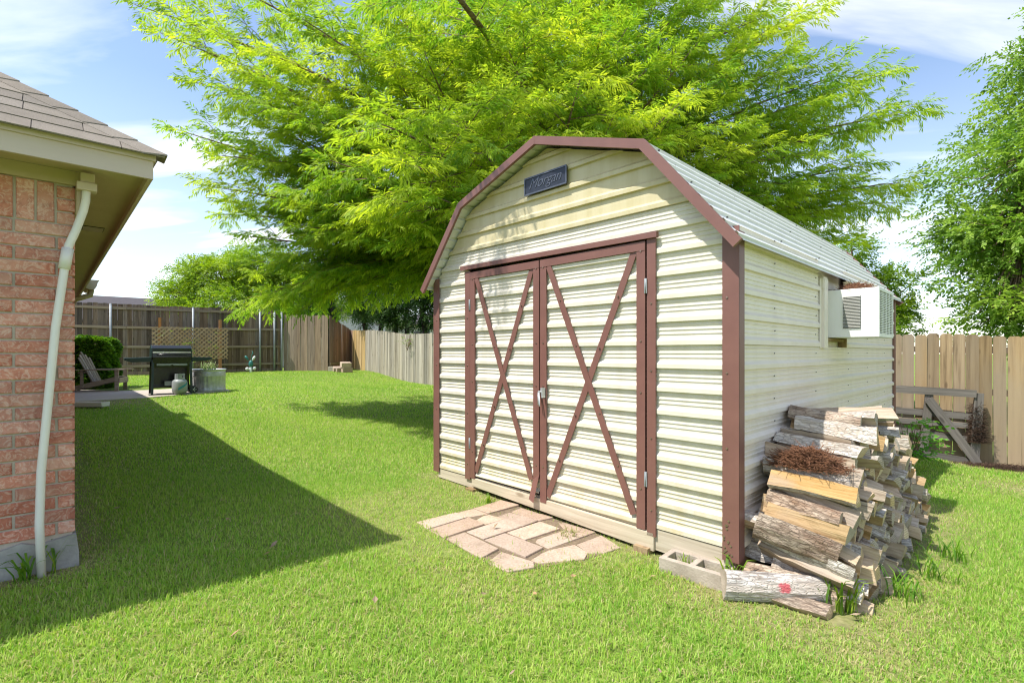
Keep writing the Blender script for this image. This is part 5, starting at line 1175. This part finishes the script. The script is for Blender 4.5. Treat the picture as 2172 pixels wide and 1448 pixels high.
# ivy spilling over the low fence
q_ = np.array(LA) + (np.array(LB) - np.array(LA)) * .40; sprig('fence_vine', 'small green vine hanging over the low grey fence', (q_[0] - .1, q_[1] - .1, gz(*q_) + 1.1), 14, .2, .6, G2, 44, 7)

# ------------------------------------------------------------------ grass
def lawn_blades():
    r = np.random.default_rng(77); Vs, Fs, Cs = [], [], []; off = 0
    pave = [(hcx + (p[0] - hcx) * .95, hcy + (p[1] - hcy) * .95) for p in pad_poly]
    pile = [tuple(shed_w(*p)) for p in ((3.0, -.12), (3.62, -.12), (3.66, 2.8), (3.0, 2.8))]
    def sample(d0, d1, dens, hgt, wid, seg):
        nonlocal off
        wmax = 1.22; area = wmax * (d1 * d1 - d0 * d0) + 1.2 * (d1 - d0); n = int(area * dens)
        y = np.sqrt(r.uniform(d0 * d0, d1 * d1, n)); x = r.uniform(-1, 1, n) * (wmax * y + .6)
        sx, sy = shed_l(x, y); hx, hy = house_l(x, y)
        keep = ~((sx > -.0) & (sx < 3.03) & (sy > .0) & (sy < 4.88)) & ~((hx < .03) & (hy > -.03) & (hy < 13)) & ~in_poly(x, y, PATIO) & ~in_poly(x, y, pile)
        keep &= ~(in_poly(x, y, pave) & (r.random(n) > .05))
        # inside the yard
        keep &= ((.521 * (x - 5.84) + .853 * (y - 7.71)) < -.03) | (x < 2.2)
        lx, ly = LB[0] - LA[0], LB[1] - LA[1]; keep &= ((lx * (y - LA[1]) - ly * (x - LA[0])) < 0.0) | (x > 2.2)
        lx, ly = ddir; keep &= (lx * (y - DA[1]) - ly * (x - DA[0])) < -.10
        keep &= y < 20.6
        dz = dirtiness(x, y); pat = .5 + .5 * np.sin(x * 1.9 + 1.3 * np.sin(y * 1.1)) * np.sin(y * 2.3 + 1.1 * np.sin(x * 1.7)); keep &= r.random(n) > dz * .5
        x, y, dz, pat = x[keep], y[keep], dz[keep], pat[keep]; pat2 = .5 + .25 * np.sin(x * .9 + 2 * np.sin(y * .55)) + .25 * np.sin(y * 3.1 + x * 2.2 + 2 * np.sin(x * 1.3)); pat2 = np.clip(pat2 + r.normal(0, .12, len(x)), 0, 1); n = len(x); z = ground(x, y)
        clump = .75 + .5 * (.5 + .5 * np.sin(x * 23 + 4 * np.sin(y * 17)) * np.sin(y * 29 + 3 * np.sin(x * 13)))
        h = hgt * r.uniform(.45, 1.15, n) * clump * (1 - .5 * dz); a_ = r.uniform(0, 6.283, n); lean = np.abs(r.normal(.6, .4, n)).clip(0, 1.35)
        dry = r.random(n) < (.11 + .12 * pat + .5 * dz); lean = np.where(dry, lean + .5, lean).clip(0, 1.4)
        dx, dy = np.cos(a_), np.sin(a_); wd = wid * r.uniform(.7, 1.3, n)
        base = np.stack([x, y, z - .004], 1); dv = np.stack([dx, dy, 0 * dx], 1); sv = np.stack([-dy, dx, 0 * dx], 1) * (wd / 2)[:, None]; up = np.array([0, 0, 1.0])
        c = palette(n, [(.19, .41, .042), (.28, .48, .055), (.385, .56, .078), (.50, .61, .15)], r) * np.stack([.86 + .30 * pat2, .93 + .14 * pat2, .9 + .3 * pat2], 1)
        c = np.where(dry[:, None], palette(n, [(.50, .43, .20), (.62, .55, .30), (.42, .40, .15)], r), c)
        tip = base + dv * (h * np.sin(lean))[:, None] + up * (h * np.cos(lean) * .95 + .002)[:, None]
        if seg:
            mid = base + dv * (h * .5 * np.sin(lean * .45))[:, None] + up * (h * .52 * np.cos(lean * .45))[:, None]
            V_ = np.stack([base - sv, base + sv, mid + sv * .85, mid - sv * .85, tip, tip], 1)
            F_ = np.concatenate([np.array([[0, 1, 2, 3], [3, 2, 4, 5]])[None] + (np.arange(n) * 6)[:, None, None]], 0).reshape(-1, 4)
            V_[:, 5] = tip - sv * .12; m = 6
        else:
            V_ = np.stack([base - sv, base + sv, tip + sv * .15, tip - sv * .15], 1); F_ = (np.arange(n) * 4)[:, None] + np.arange(4)[None]; m = 4
        Vs.append(V_.reshape(-1, 3)); Fs.append(F_ + off); Cs.append(np.repeat(c, m, axis=0)); off += n * m
        print('blades', n)
    sample(1.35, 3.2, 13500, .044, .0042, True); sample(3.2, 5.2, 7000, .044, .0056, False); sample(5.2, 9, 3400, .044, .009, False); sample(9, 21, 1100, .044, .017, False)
    V_ = np.concatenate(Vs); F_ = np.concatenate(Fs); C_ = np.concatenate(Cs)
    tag(link('lawn_grass', np_mesh('lawn_grass', V_, F_, Mt['grass'], C_)), 'short mown green lawn grass covering the yard', 'grass', kind='stuff')
lawn_blades()
# fallen leaves lying in the lawn
lf = np.random.default_rng(5); lv = MB()
leafme = MB().add([(-.022, 0, 0), (0, .011, .004), (.024, 0, .006), (0, -.011, .003), (0, 0, -.001)], [(0, 4, 1), (1, 4, 2), (2, 4, 3), (3, 4, 0)]).mesh('fallen_leaf', simple('dry_leaf', (.42, .30, .18), (.30, .2, .11), 30, .8, var=.3))
for i in range(34):
    y = lf.uniform(1.7, 4.2); x = lf.uniform(-1.0, .9) * y * .9
    if .0 < shed_l(x, y)[0] < 3.2 and shed_l(x, y)[1] > -.1: continue
    if house_l(x, y)[0] < .1 and house_l(x, y)[1] > -.1: continue
    o = link('fallen_leaf', leafme, None, (x, y, gz(x, y) + .035), (lf.normal(0, .35), lf.normal(0, .35), lf.uniform(0, 6.28)), (lf.uniform(.7, 1.4),) * 3); tag(o, 'small dry brown leaf lying on the lawn', 'leaf', 'dry leaves on the lawn')
print('tris', sum(len(o.data.loops) - 2 * len(o.data.polygons) for o in bpy.data.objects if o.type == 'MESH'))
